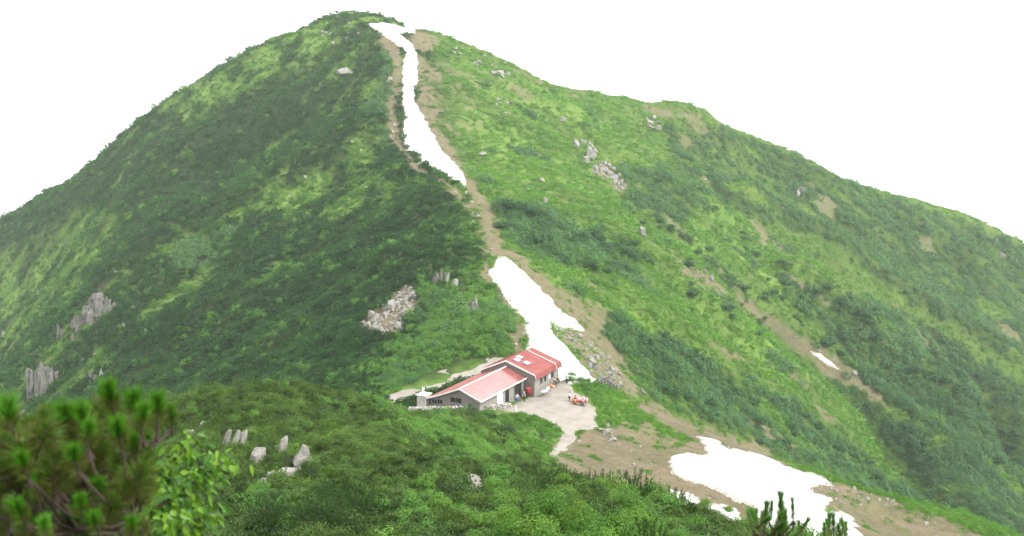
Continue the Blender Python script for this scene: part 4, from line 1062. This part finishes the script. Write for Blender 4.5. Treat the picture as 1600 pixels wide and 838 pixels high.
# at the doorway and along the wall
p = gp(808, 631); person(p, toward(p, 830, 660), 'person in lilac top and blue trousers standing in the wide doorway', lilac, blue, HAIR, arms=(.2, .1))
p = gp(819, 629); person(p, toward(p, 800, 640), 'person in grey with a white hat beside the dark red barrel', grey_c, dark_c, HAIR, hat=white_c, arms=(.25, .2))
p = gp(885.5, 601); person(p, toward(p, 860, 640), 'person in pale blue shirt and dark trousers standing at the far corner of the hut', pale_blue, dark_c, HAIR, arms=(.1, .1))
def bench_box(name, loc, rot, label, cat, m, dims):
    root = bpy.data.objects.new(name, None); C.objects.link(root); root.location = loc; root.rotation_euler = (0, 0, rot); tag(root, label, cat)
    return root
wall_dir = math.atan2(hu[1], hu[0])
# wall bench with two sitters
bn = bench_box('bench', hutp(6.9, -.75, -.02), wall_dir, 'plain wooden bench against the hut wall under the windows', 'bench', None, None)
WOOD = simple('weathered_wood', (.30, .22, .15), .85)
b = B(); box(b, -1.3, 1.3, -.2, .2, .40, .45); done('seat', b, WOOD, bn)
for x in (-1.15, 1.05):
    b = B(); box(b, x, x+.1, -.17, .17, 0, .40); done('leg', b, WOOD, bn)
person(hutp(6.3, -.72, .0), wall_dir-math.pi/2, 'person in dark grey sitting on the wall bench next to the orange bundles', grey_c, dark_c, HAIR, 'sit', arms=(.25, .3))
person(hutp(7.5, -.72, .0), wall_dir-math.pi/2, 'person in black with white socks sitting at the far end of the wall bench', dark_c, cloth('navy_cloth', (.05, .06, .09)), HAIR, 'sit', arms=(.3, .2))
# picnic group in the yard
tb = gp(905, 633); tr = R(-12)
t = bench_box('picnic_table', (tb[0], tb[1], tb[2]), tr, 'low picnic table with a red cloth in the middle of the seated group', 'table', None, None)
b = B(); box(b, -1.2, 1.2, -.4, .4, .66, .72); done('tabletop', b, red, t)
for x in (-1.0, .9):
    for y in (-.3, .2):
        b = B(); box(b, x, x+.1, y, y+.1, 0, .66); done('leg', b, WOOD, t)
def tloc(x, y, z=0):
    c_, s_ = math.cos(tr), math.sin(tr); return (tb[0]+x*c_-y*s_, tb[1]+x*s_+y*c_, tb[2]+z)
for yy, lab in ((-.85, 'wooden bench on the near side of the picnic table'), (.85, 'wooden bench on the hut side of the picnic table')):
    q = bench_box('bench', tloc(0, yy), tr, lab, 'bench', None, None)
    b = B(); box(b, -1.2, 1.2, -.15, .15, .40, .45); done('seat', b, WOOD, q)
    for x in (-1.05, .95):
        b = B(); box(b, x, x+.1, -.12, .12, 0, .40); done('leg', b, WOOD, q)
person(tloc(-.55, -.85), tr+math.pi/2, 'person in an orange-red jacket sitting with back turned at the picnic table', orange, dark_c, HAIR, 'sit', arms=(.4, .3))
person(tloc(.65, -.85), tr+math.pi/2, 'person in a blue jacket sitting with back turned at the picnic table', blue, dark_c, HAIR, 'sit', arms=(.3, .4))
person(tloc(-.75, .85), tr-math.pi/2, 'person in a red jacket facing us at the picnic table', red, dark_c, HAIR, 'sit', arms=(.35, .35))
person(tloc(.2, .85), tr-math.pi/2, 'person in a white shirt facing us at the picnic table', white_c, dark_c, HAIR, 'sit', arms=(.35, .35))
person(tloc(1.0, .88), tr-math.pi/2, 'person in a pale lilac top at the outer end of the picnic table', lilac, blue, HAIR, 'sit', arms=(.35, .35))
p = gp(889.5, 629); person(p, toward(p, 905, 633), 'person in white top and dark trousers standing by the picnic table', white_c, dark_c, HAIR, arms=(.2, .2))
# barrel, bundles, sheet, pebbly things
root = bpy.data.objects.new('barrel', None); C.objects.link(root); root.location = hutp(-.75, .75, -.05); tag(root, 'dark red barrel in the corner beside the tall block', 'barrel')
b = B(); tube(b, [(0, 0, 0), (0, 0, .03), (0, 0, .3), (0, 0, .33), (0, 0, .36), (0, 0, .62), (0, 0, .65), (0, 0, .68), (0, 0, .95)], [.44, .46, .45, .48, .45, .45, .48, .45, .45], 18); done('drum', b, cloth('dark_red_paint', (.28, .03, .04)), root, True)
b = B(); tube(b, [(0, 0, .952), (0, 0, 1.0)], [.46, .42], 18); done('lid', b, cloth('dull_red_paint', (.34, .07, .07)), root)
def lump(name, loc, dims, m, label, cat, seed, group=None):
    r = np.random.default_rng(seed); b = B(); bmesh.ops.create_icosphere(b, subdivisions=3, radius=.5)
    for v in b.verts:
        kk = float(gnoise(np.array([v.co.x*3+seed]), np.array([v.co.y*3+v.co.z*2]), seed)[0])
        v.co = v.co*(1+.3*kk); v.co.z = max(v.co.z, -.35)
        v.co = Vector((v.co.x*dims[0], v.co.y*dims[1], (v.co.z+.35)*dims[2]))
    o = done(name, b, m, None, True); o.location = loc; o.rotation_euler = (0, 0, wall_dir); tag(o, label, cat, group); return o
lump('rucksack', hutp(3.9, -.8, 0), (.6, .55, .62), orange, 'orange-brown rucksack standing against the wall below the first windows', 'rucksack', 1)
lump('rucksack', hutp(4.7, -.85, 0), (.5, .5, .6), cloth('tan_cloth', (.42, .26, .14)), 'tan rucksack next to the orange-brown one', 'rucksack', 2)
lump('sack', hutp(4.3, -1.5, 0), (.5, .5, .45), cloth('pale_orange_cloth', (.62, .38, .22)), 'small pale orange sack lying before the rucksacks', 'sack', 3)
lump('ground_sheet', hutp(1.3, -1.2, 0), (2.0, 1.0, .3), teal, 'crumpled pale teal sheet on the gravel at the corner of the tall block', 'sheet', 4)
lump('sack', hutp(2.7, -1.2, 0), (.9, .6, .6), white_c, 'white sack beside the crumpled teal sheet', 'sack', 5)
b = B(); tube(b, [(0, 0, 0), (0, .05, .75)], [.12, .10], 8); o = done('post', b, M_WHITE); o.location = gp(806.5, 643); tag(o, 'short white marker post at the corner of the yard by the pine bush', 'post')
b = B()
slab(b, [(-1.6, -.2, .14), (1.6, -.2, .14), (1.6, .2, .14), (-1.6, .2, .14)], .14); o = done('plank', b, M_WHITE, None, bevel=.015); o.location = hutp(9.3, -.75, 0); o.rotation_euler = (0, 0, wall_dir-.3); tag(o, 'pale plank lying at the far foot of the hut wall', 'plank')
for px, py, lab in ((838, 642, 'dark flat drain stone in the gravel near the doorway'), (908, 656, 'small dark flat stone in the lower part of the yard')):
    q = gp(px, py); o = link('flat_stone', RS[2]); o.location = (q[0], q[1], q[2]-.03); o.scale = (1.0 if px < 850 else .5, .6, .22); tag(o, lab, 'stone')

# ------------------------------------------------------------------ shrubs one can tell apart
def bush_mesh(seed, n, m, leaf, name, flat=.8):
    """a rounded bush about a metre across made of many lobes of leaves, with stems"""
    r = np.random.default_rng(seed); nl = 9
    ctr = unit(r, nl)*np.array([.3, .3, .22]); ctr[:, 2] = np.abs(ctr[:, 2])+.3; rad = r.uniform(.17, .30, nl)
    k = r.integers(0, nl, n); q = unit(r, n); rr_ = r.uniform(.5, 1.0, n)**.5
    P = ctr[k]+q*(rad[k]*rr_)[:, None]
    P[:, 2] = np.maximum(P[:, 2], .02)
    N = q*.8+unit(r, n)*.5+np.array([0, 0, .6]); N /= np.linalg.norm(N, axis=1, keepdims=True)
    D = np.cross(N, unit(r, n)); D[:, 2] -= .15
    v, f, lv = leafquads(P, D, N, leaf*r.uniform(.6, 1.3, n), leaf*r.uniform(.6, 1.3, n)*.55, None, seed)
    me = with_lv(name, v, f, lv, m)
    bm = B()
    for c in ctr: tube(bm, [(0, 0, -.25), (c[0]*.4, c[1]*.4, c[2]*.45), tuple(c)], [.018, .013, .006], 5)
    st = bpy.data.meshes.new('stem'); bm.to_mesh(st); bm.free(); st.materials.append(M_BARK)
    return me, st
M_BARK = simple('brown_bark', (.05, .036, .026), .9)
M_BUSH = [leaf_material('bush_leaves_%d' % i, a, b_, c_, .35, 'OBJECT') for i, (a, b_, c_) in enumerate((((.04, .125, .010), (.09, .19, .03), (.15, .31, .03)), ((.035, .10, .032), (.035, .10, .032), (.09, .195, .06)), ((.022, .058, .012), (.022, .058, .012), (.07, .14, .025))))]
def plant(name, loc, scale, meshes, label, cat, group, yaw=None):
    root = bpy.data.objects.new(name, None); C.objects.link(root)
    root.location = loc; root.scale = scale; root.rotation_euler = (0, 0, random.uniform(0, 6.28) if yaw is None else yaw); tag(root, label, cat, group)
    for nm, me in zip(('foliage', 'stem'), meshes): link(nm, me, root)
    return root
FAR_BUSH = [bush_mesh(100+k, 900, M_BUSH[1], .10, 'foliage') for k in range(5)]
GREEN_BUSH = [bush_mesh(120+k, 1300, M_BUSH[0], .08, 'foliage') for k in range(4)]
DARK_BUSH = [bush_mesh(140+k, 1300, M_BUSH[2], .08, 'foliage') for k in range(3)]
def shrub_field(poly, n, wmin, wmax, label, group, seed, y0, kinds, flat=.75):
    r = np.random.default_rng(seed); A = np.asarray(poly, float); k = tries = 0
    while k < n and tries < n*60:
        tries += 1
        px = r.uniform(A[:, 0].min(), A[:, 0].max()); py = r.uniform(A[:, 1].min(), A[:, 1].max())
        if not inpoly(np.array([px]), np.array([py]), A)[0]: continue
        if float(gnoise(np.array([px*.03]), np.array([py*.05]), seed)[0]) < -.15: continue
        p = hit(px, py, y0)
        if p is None: continue
        w = r.uniform(wmin, wmax)
        plant('shrub', (p[0], p[1], p[2]+(.25 if p[1] > 170 else 0)-.1*w), (w, w, w*flat*r.uniform(.8, 1.2)), kinds[int(r.integers(len(kinds)))], label, 'shrub', group)
        k += 1
shrub_field([(785,318),(860,332),(945,352),(1000,398),(1010,450),(930,425),(840,405),(790,372)], 46, 3.5, 6.5, 'rounded grey-green shrub in the thicket right of the ridge trail above the forked snow', 'shrubs of the thicket beside the ridge trail', 1, 180, FAR_BUSH)
shrub_field([(960,480),(1100,560),(1250,640),(1380,740),(1440,790),(1380,775),(1250,725),(1100,655),(1000,600)], 72, 3, 6, 'grey-green shrub in the belt along the foot of the bright slope behind the brow', 'shrubs of the belt behind the brow', 2, 178, FAR_BUSH)
shrub_field([(1020,270),(1130,330),(1260,430),(1230,560),(1100,480),(1000,400),(960,300)], 42, 2.5, 5.5, 'single shrub dotted over the open turf of the bright slope', 'shrubs dotted over the open turf', 3, 220, FAR_BUSH)
shrub_field([(1260,400),(1420,490),(1560,590),(1590,740),(1480,760),(1350,640),(1260,520)], 56, 4, 8, 'grey-green shrub on the spurs of the far scrub slope', 'shrubs on the far spurs', 4, 260, FAR_BUSH)
shrub_field([(700,470),(770,450),(800,500),(800,535),(700,572),(620,594),(640,560)], 40, 2.2, 4.2, 'leafy green shrub on the lower flank just above the path behind the hut', 'shrubs above the path behind the hut', 5, 140, GREEN_BUSH)
shrub_field([(886,590),(905,588),(940,606),(944,616),(920,616),(892,602)], 11, 1.7, 2.7, 'bright green shrub in the clump between the hut corner and the snow tip', 'shrubs between hut corner and snow tip', 6, 130, GREEN_BUSH)
shrub_field([(735,650),(790,646),(820,650),(826,662),(760,664)], 13, 1.6, 2.6, 'bright green shrub just below the stone wall at the edge of the yard', 'shrubs below the stone wall', 7, 90, GREEN_BUSH)
shrub_field([(650,655),(735,656),(840,668),(865,682),(800,690),(700,672)], 22, 1.6, 2.6, 'dark green shrub on the bank below the yard', 'dark shrubs on the bank below the yard', 8, 90, DARK_BUSH)
shrub_field([(500,622),(560,615),(640,625),(640,650),(560,660),(500,640)], 20, 1.6, 2.8, 'bright green shrub in the hollow between pine hump and hut', 'shrubs in the hollow beside the hut', 9, 60, GREEN_BUSH)
shrub_field([(1160,660),(1230,690),(1300,740),(1270,735),(1180,690)], 10, 2, 3.5, 'dark green shrub around the bare slip behind the brow', 'shrubs around the bare slip', 10, 165, DARK_BUSH)
# ------------------------------------------------------------------ leafy bushes and dark pine bushes at the foot of the view
NEAR_BUSH = [bush_mesh(300+k, 5200, M_BUSH[0], .042, 'foliage') for k in range(5)]
M_BRIGHT = leaf_material('bright_bush_leaves', (.06, .15, .010), (.06, .15, .010), (.20, .35, .035), .38, 'OBJECT')
BRIGHT_BUSH = [bush_mesh(310+k, 5200, M_BRIGHT, .046, 'foliage') for k in range(3)]
def pine_bush_mesh(seed, shoots=240, per=16):
    r = np.random.default_rng(seed)
    q = unit(r, shoots); q[:, 2] = np.abs(q[:, 2])
    P0 = q*r.uniform(.45, 1, shoots)[:, None]*np.array([.5, .5, .55])+np.array([0, 0, .1])
    ax = q*.5+np.array([0, 0, .8])+unit(r, shoots)*.3; ax /= np.linalg.norm(ax, axis=1, keepdims=True)
    tt = r.random(shoots*per)
    P = np.repeat(P0, per, 0)+np.repeat(ax, per, 0)*(tt*.10)[:, None]; D = np.repeat(ax, per, 0)+unit(r, shoots*per)*.6
    v, f, lv = leafquads(P, D, unit(r, shoots*per), .055, .009, np.clip(np.repeat(r.random(shoots), per)*.6+tt*.4, 0, 1), seed)
    me = with_lv('foliage', v, f, lv, M_BUSH[2])
    bm = B()
    for c in P0[:14]: tube(bm, [(0, 0, -.25), (c[0]*.5, c[1]*.5, c[2]*.4), tuple(c)], [.02, .014, .006], 5)
    st = bpy.data.meshes.new('stem'); bm.to_mesh(st); bm.free(); st.materials.append(M_BARK)
    return me, st
NEAR_PINE = [pine_bush_mesh(330+k) for k in range(3)]
TOPX = [560, 640, 700, 760, 800, 850, 900, 950, 980, 1000, 1040, 1080, 1130, 1180, 1240, 1300, 1340, 1400]
TOPY = [838, 800, 778, 772, 734, 727, 734, 744, 738, 738, 758, 782, 800, 808, 808, 812, 808, 842]
rb = random.Random(21)
def bush_rows():
    for row, (Y, off) in enumerate(((57, -2), (52, 2), (45, 10), (39, 24), (33, 44), (28, 68), (24, 92))):
        step = 1.15 if Y > 30 else 1.0
        x = (540-800)/F*Y
        while x < (1420-800)/F*Y:
            xx = x+rb.uniform(-.3, .3); Yy = Y+rb.uniform(-1.5, 1.5); px = 800+F*xx/Yy
            top = np.interp(px, TOPX, TOPY)+off+rb.uniform(-4, 14)
            tz = U(px, top, Yy)[2]; g = float(H(np.array([xx]), np.array([Yy]))[0]); hgt = tz-g
            dark = (775 < px < 930 and row < 2) or (930 <= px < 1010 and row == 0) or rb.random() < .14
            if .5 < hgt and top < 850:
                hh = min(hgt, 4.5); w = max(1.5, min(hh*.95, 2.6))*rb.uniform(.85, 1.15)
                if dark: plant('dwarf_pine_bush', (xx, Yy, g), (max(w, hh*1.1), max(w, hh*1.1), hh/.66), rb.choice(NEAR_PINE), 'dark dwarf pine bush among the leafy bushes at the foot of the view', 'bush', 'dark pine bushes at the foot of the view')
                else: plant('leafy_bush', (xx, Yy, g), (w, w, hh/.70), *((rb.choice(BRIGHT_BUSH), 'yellow-green leafy bush in the bank of bushes at the foot of the view', 'bush', 'yellow-green bushes at the foot of the view') if rb.random() < .5 else (rb.choice(NEAR_BUSH), 'mid green leafy bush in the bank of bushes at the foot of the view', 'bush', 'leafy bushes at the foot of the view')))
            x += step
bush_rows()
# leafy and dark bushes on the hump itself
for px, py, Y, w, kind, lab in ((450,832,34,1.2,0,'yellow-green leafy bush low in front of the hump rocks'),(500,700,58,1.1,0,'small bright bush leaning on the pointed boulder'),(520,722,57,.9,0,'bright tuft of leaves at the right foot of the pointed boulder')):
    p = hit(px, py, 28)
    plant('leafy_bush', (p[0], p[1], p[2]-.1), (w, w, w*.9), NEAR_BUSH[0], lab, 'bush', None)

# HUMPDARK: the pine bushes and leafy bushes that stand out of the carpet on the hump
def hump_field(poly, n, wmin, wmax, hk, name, label, group, kinds, seed):
    r = np.random.default_rng(seed); A = np.asarray(poly, float); k = 0
    for _ in range(n*30):
        if k >= n: break
        px = r.uniform(A[:, 0].min(), A[:, 0].max()); py = r.uniform(A[:, 1].min(), A[:, 1].max())
        if not inpoly(np.array([px]), np.array([py]), A)[0]: continue
        if max(area(np.array([px]), np.array([py-o_]), np.array([60.]), ROCKY, 10)[0] for o_ in (0, 12, 26)) > .25 or area(np.array([px]), np.array([py-6]), np.array([60.]), [PATH['dirt']], 8)[0] > .2: continue
        p = hit(px, py, 30)
        if p is None or p[1] > 130: continue
        w = r.uniform(wmin, wmax); plant(name, (p[0], p[1], p[2]-.05), (w, w, w*hk*r.uniform(.8, 1.2)), kinds[int(r.integers(len(kinds)))], label, 'bush', group); k += 1
HP = [(300,640),(400,622),(500,624),(560,640),(620,660),(700,690),(730,740),(640,780),(560,838),(300,838),(250,720)]
hump_field(HP, 130, 1.1, 2.8, .68, 'dwarf_pine_bush', 'dark dwarf pine bush rising from the pine carpet on the hump before the hut', 'dark pine bushes on the hump', NEAR_PINE, 51)
hump_field([(560,640),(640,650),(780,700),(800,725),(740,740),(690,720),(600,700),(540,660)], 42, 1.0, 2.0, .6, 'leafy_bush', 'fresh green leafy bush in the hollow between the pine hump and the gravel yard', 'leafy bushes in the hollow', NEAR_BUSH, 52)
hump_field([(420,640),(560,650),(640,720),(640,800),(520,838),(330,838),(330,740)], 16, .7, 1.4, .7, 'leafy_bush', 'small pale green bush between the dark pines of the hump', 'pale green bushes on the hump', NEAR_BUSH, 53)
hump_field([(985,762),(1060,778),(1150,802),(1150,842),(960,842),(940,775)], 30, 1.0, 1.9, .8, 'leafy_bush', 'yellow-green leafy bush between the bush bank and the lower edge of the snow', 'leafy bushes at the lower edge of the snow', BRIGHT_BUSH+NEAR_BUSH[:2], 54)
# ------------------------------------------------------------------ pine twigs close to the eye
def needle_material(name, old, mid, fresh):
    m, n, l, out = mat(name); lv = attr(n, 'lv')
    c = ramp(n, [(.0, old), (.42, mid), (.62, fresh), (1.0, tuple(min(1, k*1.35) for k in fresh))]); l.new(lv.outputs['Fac'], c.inputs[0])
    b = n.new('ShaderNodeBsdfPrincipled'); l.new(c.outputs[0], b.inputs['Base Color']); b.inputs['Roughness'].default_value = .45; b.inputs['Specular IOR Level'].default_value = .3
    tr = n.new('ShaderNodeBsdfTranslucent'); l.new(c.outputs[0], tr.inputs['Color'])
    mx = n.new('ShaderNodeMixShader'); mx.inputs[0].default_value = .3
    l.new(b.outputs[0], mx.inputs[1]); l.new(tr.outputs[0], mx.inputs[2]); l.new(mx.outputs[0], out.inputs[0])
    return m
M_NEEDLE = needle_material('pine_needles', (.10, .065, .02), (.08, .13, .018), (.065, .20, .012))
M_NEEDLE_D = needle_material('dark_pine_needles', (.11, .13, .03), (.10, .18, .03), (.08, .20, .03))
def shoot_mesh(seed, fresh, m, n=260, length=.13, needle=.05, spread=(.28, .8)):
    """one upright shoot: a twig with needles all round, standing up at the tip; about `length` long along +z"""
    r = np.random.default_rng(seed)
    up = r.random(n) < (.68 if fresh else .4)                 # the brush of this year at the tip, older needles below
    t = np.where(up, r.uniform(.5, 1, n), r.uniform(.02, .62, n)); a = r.uniform(0, 6.283, n)
    sp_ = np.where(up, np.abs(r.normal(spread[0], spread[0]*.75, n)), np.abs(r.normal(spread[1], .22, n)))
    rad = np.stack([np.cos(a), np.sin(a), np.zeros(n)], 1)
    D = rad*np.sin(sp_)[:, None]+np.array([0, 0, 1])*np.cos(sp_)[:, None]+unit(r, n)*.08
    P = rad*.004+np.stack([np.zeros(n), np.zeros(n), t*length], 1)
    N = np.cross(D, rad)+unit(r, n)*.4
    lvv = np.clip(np.where(up, .72 if fresh else .42, .32 if fresh else .26)+r.normal(0, .12, n), 0, 1)
    v, f, lv = leafquads(P, D, N, needle*r.uniform(.75, 1.2, n), .003, lvv, seed)
    return with_lv('needles', v, f, lv, m)
def twig_mesh(length):
    bm = B(); tube(bm, [(0, 0, -.05), (0, 0, length*.6), (0, 0, length)], [.006, .0045, .003], 6)
    me = bpy.data.meshes.new('twig'); bm.to_mesh(me); bm.free(); me.materials.append(M_BARK); return me
SH_F = [shoot_mesh(400+k, True, M_NEEDLE, 460, .12, .062, (.30, .7)) for k in range(5)]
SH_O = [shoot_mesh(420+k, False, M_NEEDLE, 460, .15, .062, (.5, 1.0)) for k in range(4)]
SH_D = [shoot_mesh(440+k, True, M_NEEDLE_D, 460, .16, .062, (.2, .6)) for k in range(3)]
TW = twig_mesh(.13)
def place_shoot(root, base, tip, me, fat=1.0, name='shoot'):
    b_, t_ = Vector(base), Vector(tip); d = t_-b_; ln = d.length
    o = link(name, me, root); o.location = b_-Vector(root.location)
    o.rotation_euler = d.to_track_quat('Z', 'Y').to_euler(); s = ln/.175
    o.scale = (s*fat, s*fat, s)
    tw = link('twig', TW, o)
    return o
def pine_tree(name, label, limbs, fresh, old, depth, seed, ground):
    rp = random.Random(seed)
    root = bpy.data.objects.new(name, None); C.objects.link(root); root.location = ground; tag(root, label, 'pine')
    G = Vector(ground); bases = []
    for px, py, h, Y in fresh:
        tip = Vector(U(px, py, Y)); s = Y/F
        base = tip+Vector((rp.uniform(-10, 10)*s, rp.uniform(-.02, .05), -h*s)); bases.append(base)
        place_shoot(root, base, tip, rp.choice(SH_F), rp.uniform(1.05, 1.35))
    for px, py, h, Y in old:
        b0 = Vector(U(px, py, Y)); s = Y/F
        tip = b0+Vector((rp.uniform(-.6, .6)*h*s, rp.uniform(-.05, .03), h*s*rp.uniform(.5, 1)))
        bases.append(b0); place_shoot(root, b0, tip, rp.choice(SH_O), rp.uniform(1.1, 1.5))
    bm = B(); hubs = []
    for P in limbs:
        Q = [Vector(U(*p))-G for p in P]; k = len(Q)
        tube(bm, [Vector((0, 0, -.2))]+Q if P[0][1] > 900 else Q, [.03]*(1 if P[0][1] > 900 else 0)+[.012-.008*i/max(1, k-1) for i in range(k)], 7); hubs += Q
        for a, c in zip(Q[:-1], Q[1:]): hubs += [a.lerp(c, .33), a.lerp(c, .66)]
    for b_ in bases:
        q = b_-G; h = min(hubs, key=lambda v: (v-q).length+max(0, v.z-q.z)*2)
        mid = h.lerp(q, .5)+Vector((0, 0, -.02)); tube(bm, [h, mid, q], [.0045, .004, .003], 5)
    done('limb', bm, M_BARK, root, True)
    return root
rp = random.Random(3)
fresh = [(165,586,78,2.35),(203,604,70,2.3),(246,606,74,2.4),(225,622,66,2.25),(264,628,52,2.5),(10,610,84,2.2),(38,650,60,2.4),(72,628,62,2.5),(95,622,74,2.3),(122,620,76,2.3),(140,650,60,2.2),(180,646,74,2.1),(207,668,66,2.3),(112,690,60,2.0),
         (60,728,56,2.1),(84,724,50,2.2),(196,706,50,2.4),(28,700,60,2.0),(150,742,56,2.1),(124,766,60,2.0),(20,776,60,2.0),(66,800,52,1.9),(36,796,50,2.1),(104,790,56,2.2),(140,796,50,2.0),(185,760,56,2.2),(205,800,50,2.1),(228,672,48,2.5),(4,690,60,2.3),(160,690,50,2.5)]
old = []
for k in range(66):
    px, py = rp.uniform(-20, 235), rp.uniform(672, 850)
    if py < 690+max(0, px-200)*1.2 and px > 190: continue
    old.append((px, py+20, rp.uniform(60, 95), rp.uniform(2.1, 2.75)))
gz = float(H(np.array([-1.2]), np.array([2.6]))[0])
pine_tree('dwarf_pine', 'close dwarf pine with bright green upright shoots over browned needles', [[(-60,960,2.5),(20,830,2.45),(60,760,2.4),(95,700,2.4)], [(20,830,2.45),(120,770,2.4),(190,720,2.4),(230,690,2.4)], [(-40,900,2.5),(0,770,2.4),(5,700,2.35)], [(60,760,2.4),(140,700,2.4),(170,670,2.4)], [(20,830,2.45),(120,830,2.2),(210,810,2.2)]], fresh, old, 2.4, 5, (-1.3, 2.6, gz))
def young_pine(name, label, cand, lower, seed, Y, px0):
    rp2 = random.Random(seed)
    gx_ = (px0-800)/F*Y; gzz = float(H(np.array([gx_]), np.array([Y]))[0])
    root = bpy.data.objects.new(name, None); C.objects.link(root); root.location = (gx_, Y, gzz); tag(root, label, 'pine')
    G = Vector(root.location); bm = B(); hub = Vector(U(px0, 850, Y))-G
    tube(bm, [Vector((0, 0, -.2)), hub*.5, hub], [.03, .024, .016], 7)
    for px, py, h, fat in cand:
        tip = Vector(U(px, py, Y+rp2.uniform(-.15, .15))); base = tip+Vector((rp2.uniform(-3, 3)*Y/F, 0, -h*Y/F))
        place_shoot(root, base, tip, rp2.choice(SH_D), fat*1.15); tube(bm, [hub, hub.lerp(base-G, .6), base-G], [.006, .005, .004], 5)
    for px, py, h in lower:
        b0 = Vector(U(px, py, Y+rp2.uniform(-.25, .25))); tip = b0+Vector((rp2.uniform(-.5, .5)*h*Y/F, rp2.uniform(-.1, .1), h*Y/F*.8))
        place_shoot(root, b0, tip, rp2.choice(SH_D), 1.0); tube(bm, [hub, b0-G], [.005, .004], 5)
    done('limb', bm, M_BARK, root, True)
young_pine('young_pine', 'young pine with three dark upright candles standing before the broad snow field', [(1220,774,50,.75),(1198,788,44,.8),(1238,782,36,.6),(1206,786,32,.6),(1180,800,40,.8),(1192,805,40,.8),(1226,800,44,.7)],
           [(1176,832,34),(1190,838,34),(1204,836,36),(1218,838,36),(1232,836,34),(1246,838,34),(1210,824,30),(1226,820,30),(1186,822,30),(1254,842,30),(1240,826,26)], 8, 4.6, 1212)
young_pine('young_pine', 'smaller young pine with two dark candles at the lower edge of the snow', [(1296,806,38,.8),(1322,818,30,.65),(1302,806,36,.7),(1310,820,28,.7)], [(1298,838,26),(1310,842,28),(1322,840,24),(1288,844,24)], 9, 5.0, 1306)

# ------------------------------------------------------------------ leafy branches beside the close pine
M_LEAF = leaf_material('birch_leaves', (.04, .13, .012), (.04, .13, .012), (.18, .34, .022), .45, 'OBJECT', .4, .35)
def ovate_leaves(P, D, N, ln, wd, lv):
    D = D/np.linalg.norm(D, axis=1, keepdims=True); Bv = np.cross(N, D); Bv /= np.linalg.norm(Bv, axis=1, keepdims=True)+1e-9
    Nn = np.cross(D, Bv); ln = ln[:, None]; wd = wd[:, None]
    b0 = P; l1 = P+D*ln*.28+Bv*wd*.5+Nn*wd*.14; l2 = P+D*ln*.62+Bv*wd*.4+Nn*wd*.1-np.array([0, 0, 1])*ln*.04; tip = P+D*ln-np.array([0, 0, 1])*ln*.12
    r1 = P+D*ln*.28-Bv*wd*.5+Nn*wd*.14; r2_ = P+D*ln*.62-Bv*wd*.4+Nn*wd*.1-np.array([0, 0, 1])*ln*.04
    v = np.stack([b0, l1, l2, tip, r2_, r1], 1).reshape(-1, 3)
    i = np.arange(len(P))[:, None]*6
    f = np.concatenate([i+np.array([[0, 1, 2, 3]]), i+np.array([[0, 3, 4, 5]])])
    return v, f, np.repeat(lv, 6)
def leafy_branches():
    r = np.random.default_rng(15)
    gx_, gy_ = -1.5, 3.6; gzz = float(H(np.array([gx_]), np.array([gy_]))[0])
    root = bpy.data.objects.new('birch_sapling', None); C.objects.link(root); root.location = (gx_, gy_, gzz)
    tag(root, 'close leafy sapling with fresh yellow-green hanging leaves beside the pine twigs', 'sapling'); G = Vector(root.location)
    BR = [([(130,880,3.5),(200,790,3.5),(255,735,3.55),(300,692,3.6)], 55), ([(150,900,3.3),(235,800,3.3),(300,755,3.35),(350,722,3.4)], 62), ([(170,900,3.2),(240,850,3.2),(300,815,3.2),(330,800,3.25)], 30),
          ([(120,850,3.6),(180,770,3.7),(225,725,3.7)], 46), ([(140,880,3.4),(210,815,3.4),(260,780,3.4)], 50), ([(100,860,3.5),(150,800,3.6),(190,780,3.6)], 36), ([(200,900,3.1),(230,840,3.1),(262,815,3.1)], 34)]
    for P, nl in BR:
        Q = [Vector(U(*p))-G for p in P]; bm = B(); hub = Vector((0, 0, -.1))
        tube(bm, [hub, hub.lerp(Q[0], .6)]+Q, [.02, .014]+[.010-.007*i/(len(Q)-1) for i in range(len(Q))], 6)
        br = done('branch', bm, M_BARK, root, True)
        nl = int(nl*4.2); t = r.random(nl)**.8*(len(Q)-1); i = np.minimum(t.astype(int), len(Q)-2); fr = (t-i)[:, None]
        QA = np.array([tuple(q) for q in Q]); pos = QA[i]*(1-fr)+QA[i+1]*fr+r.normal(0, .03, (nl, 3))
        ax = QA[-1]-QA[0]; ax /= np.linalg.norm(ax)
        D = ax*.5+r.normal(0, .45, (nl, 3))+np.array([0, -.15, -.8]); N = np.array([0, -.35, .8])+r.normal(0, .4, (nl, 3))
        lv = np.clip(.25+.55*(t/(len(Q)-1))+r.normal(0, .3, nl), 0, 1)
        v, f, l_ = ovate_leaves(pos, D, N, r.uniform(.026, .05, nl), r.uniform(.014, .024, nl), lv)
        link('leaves', with_lv('leaves', v, f, l_, M_LEAF), br)
leafy_branches()
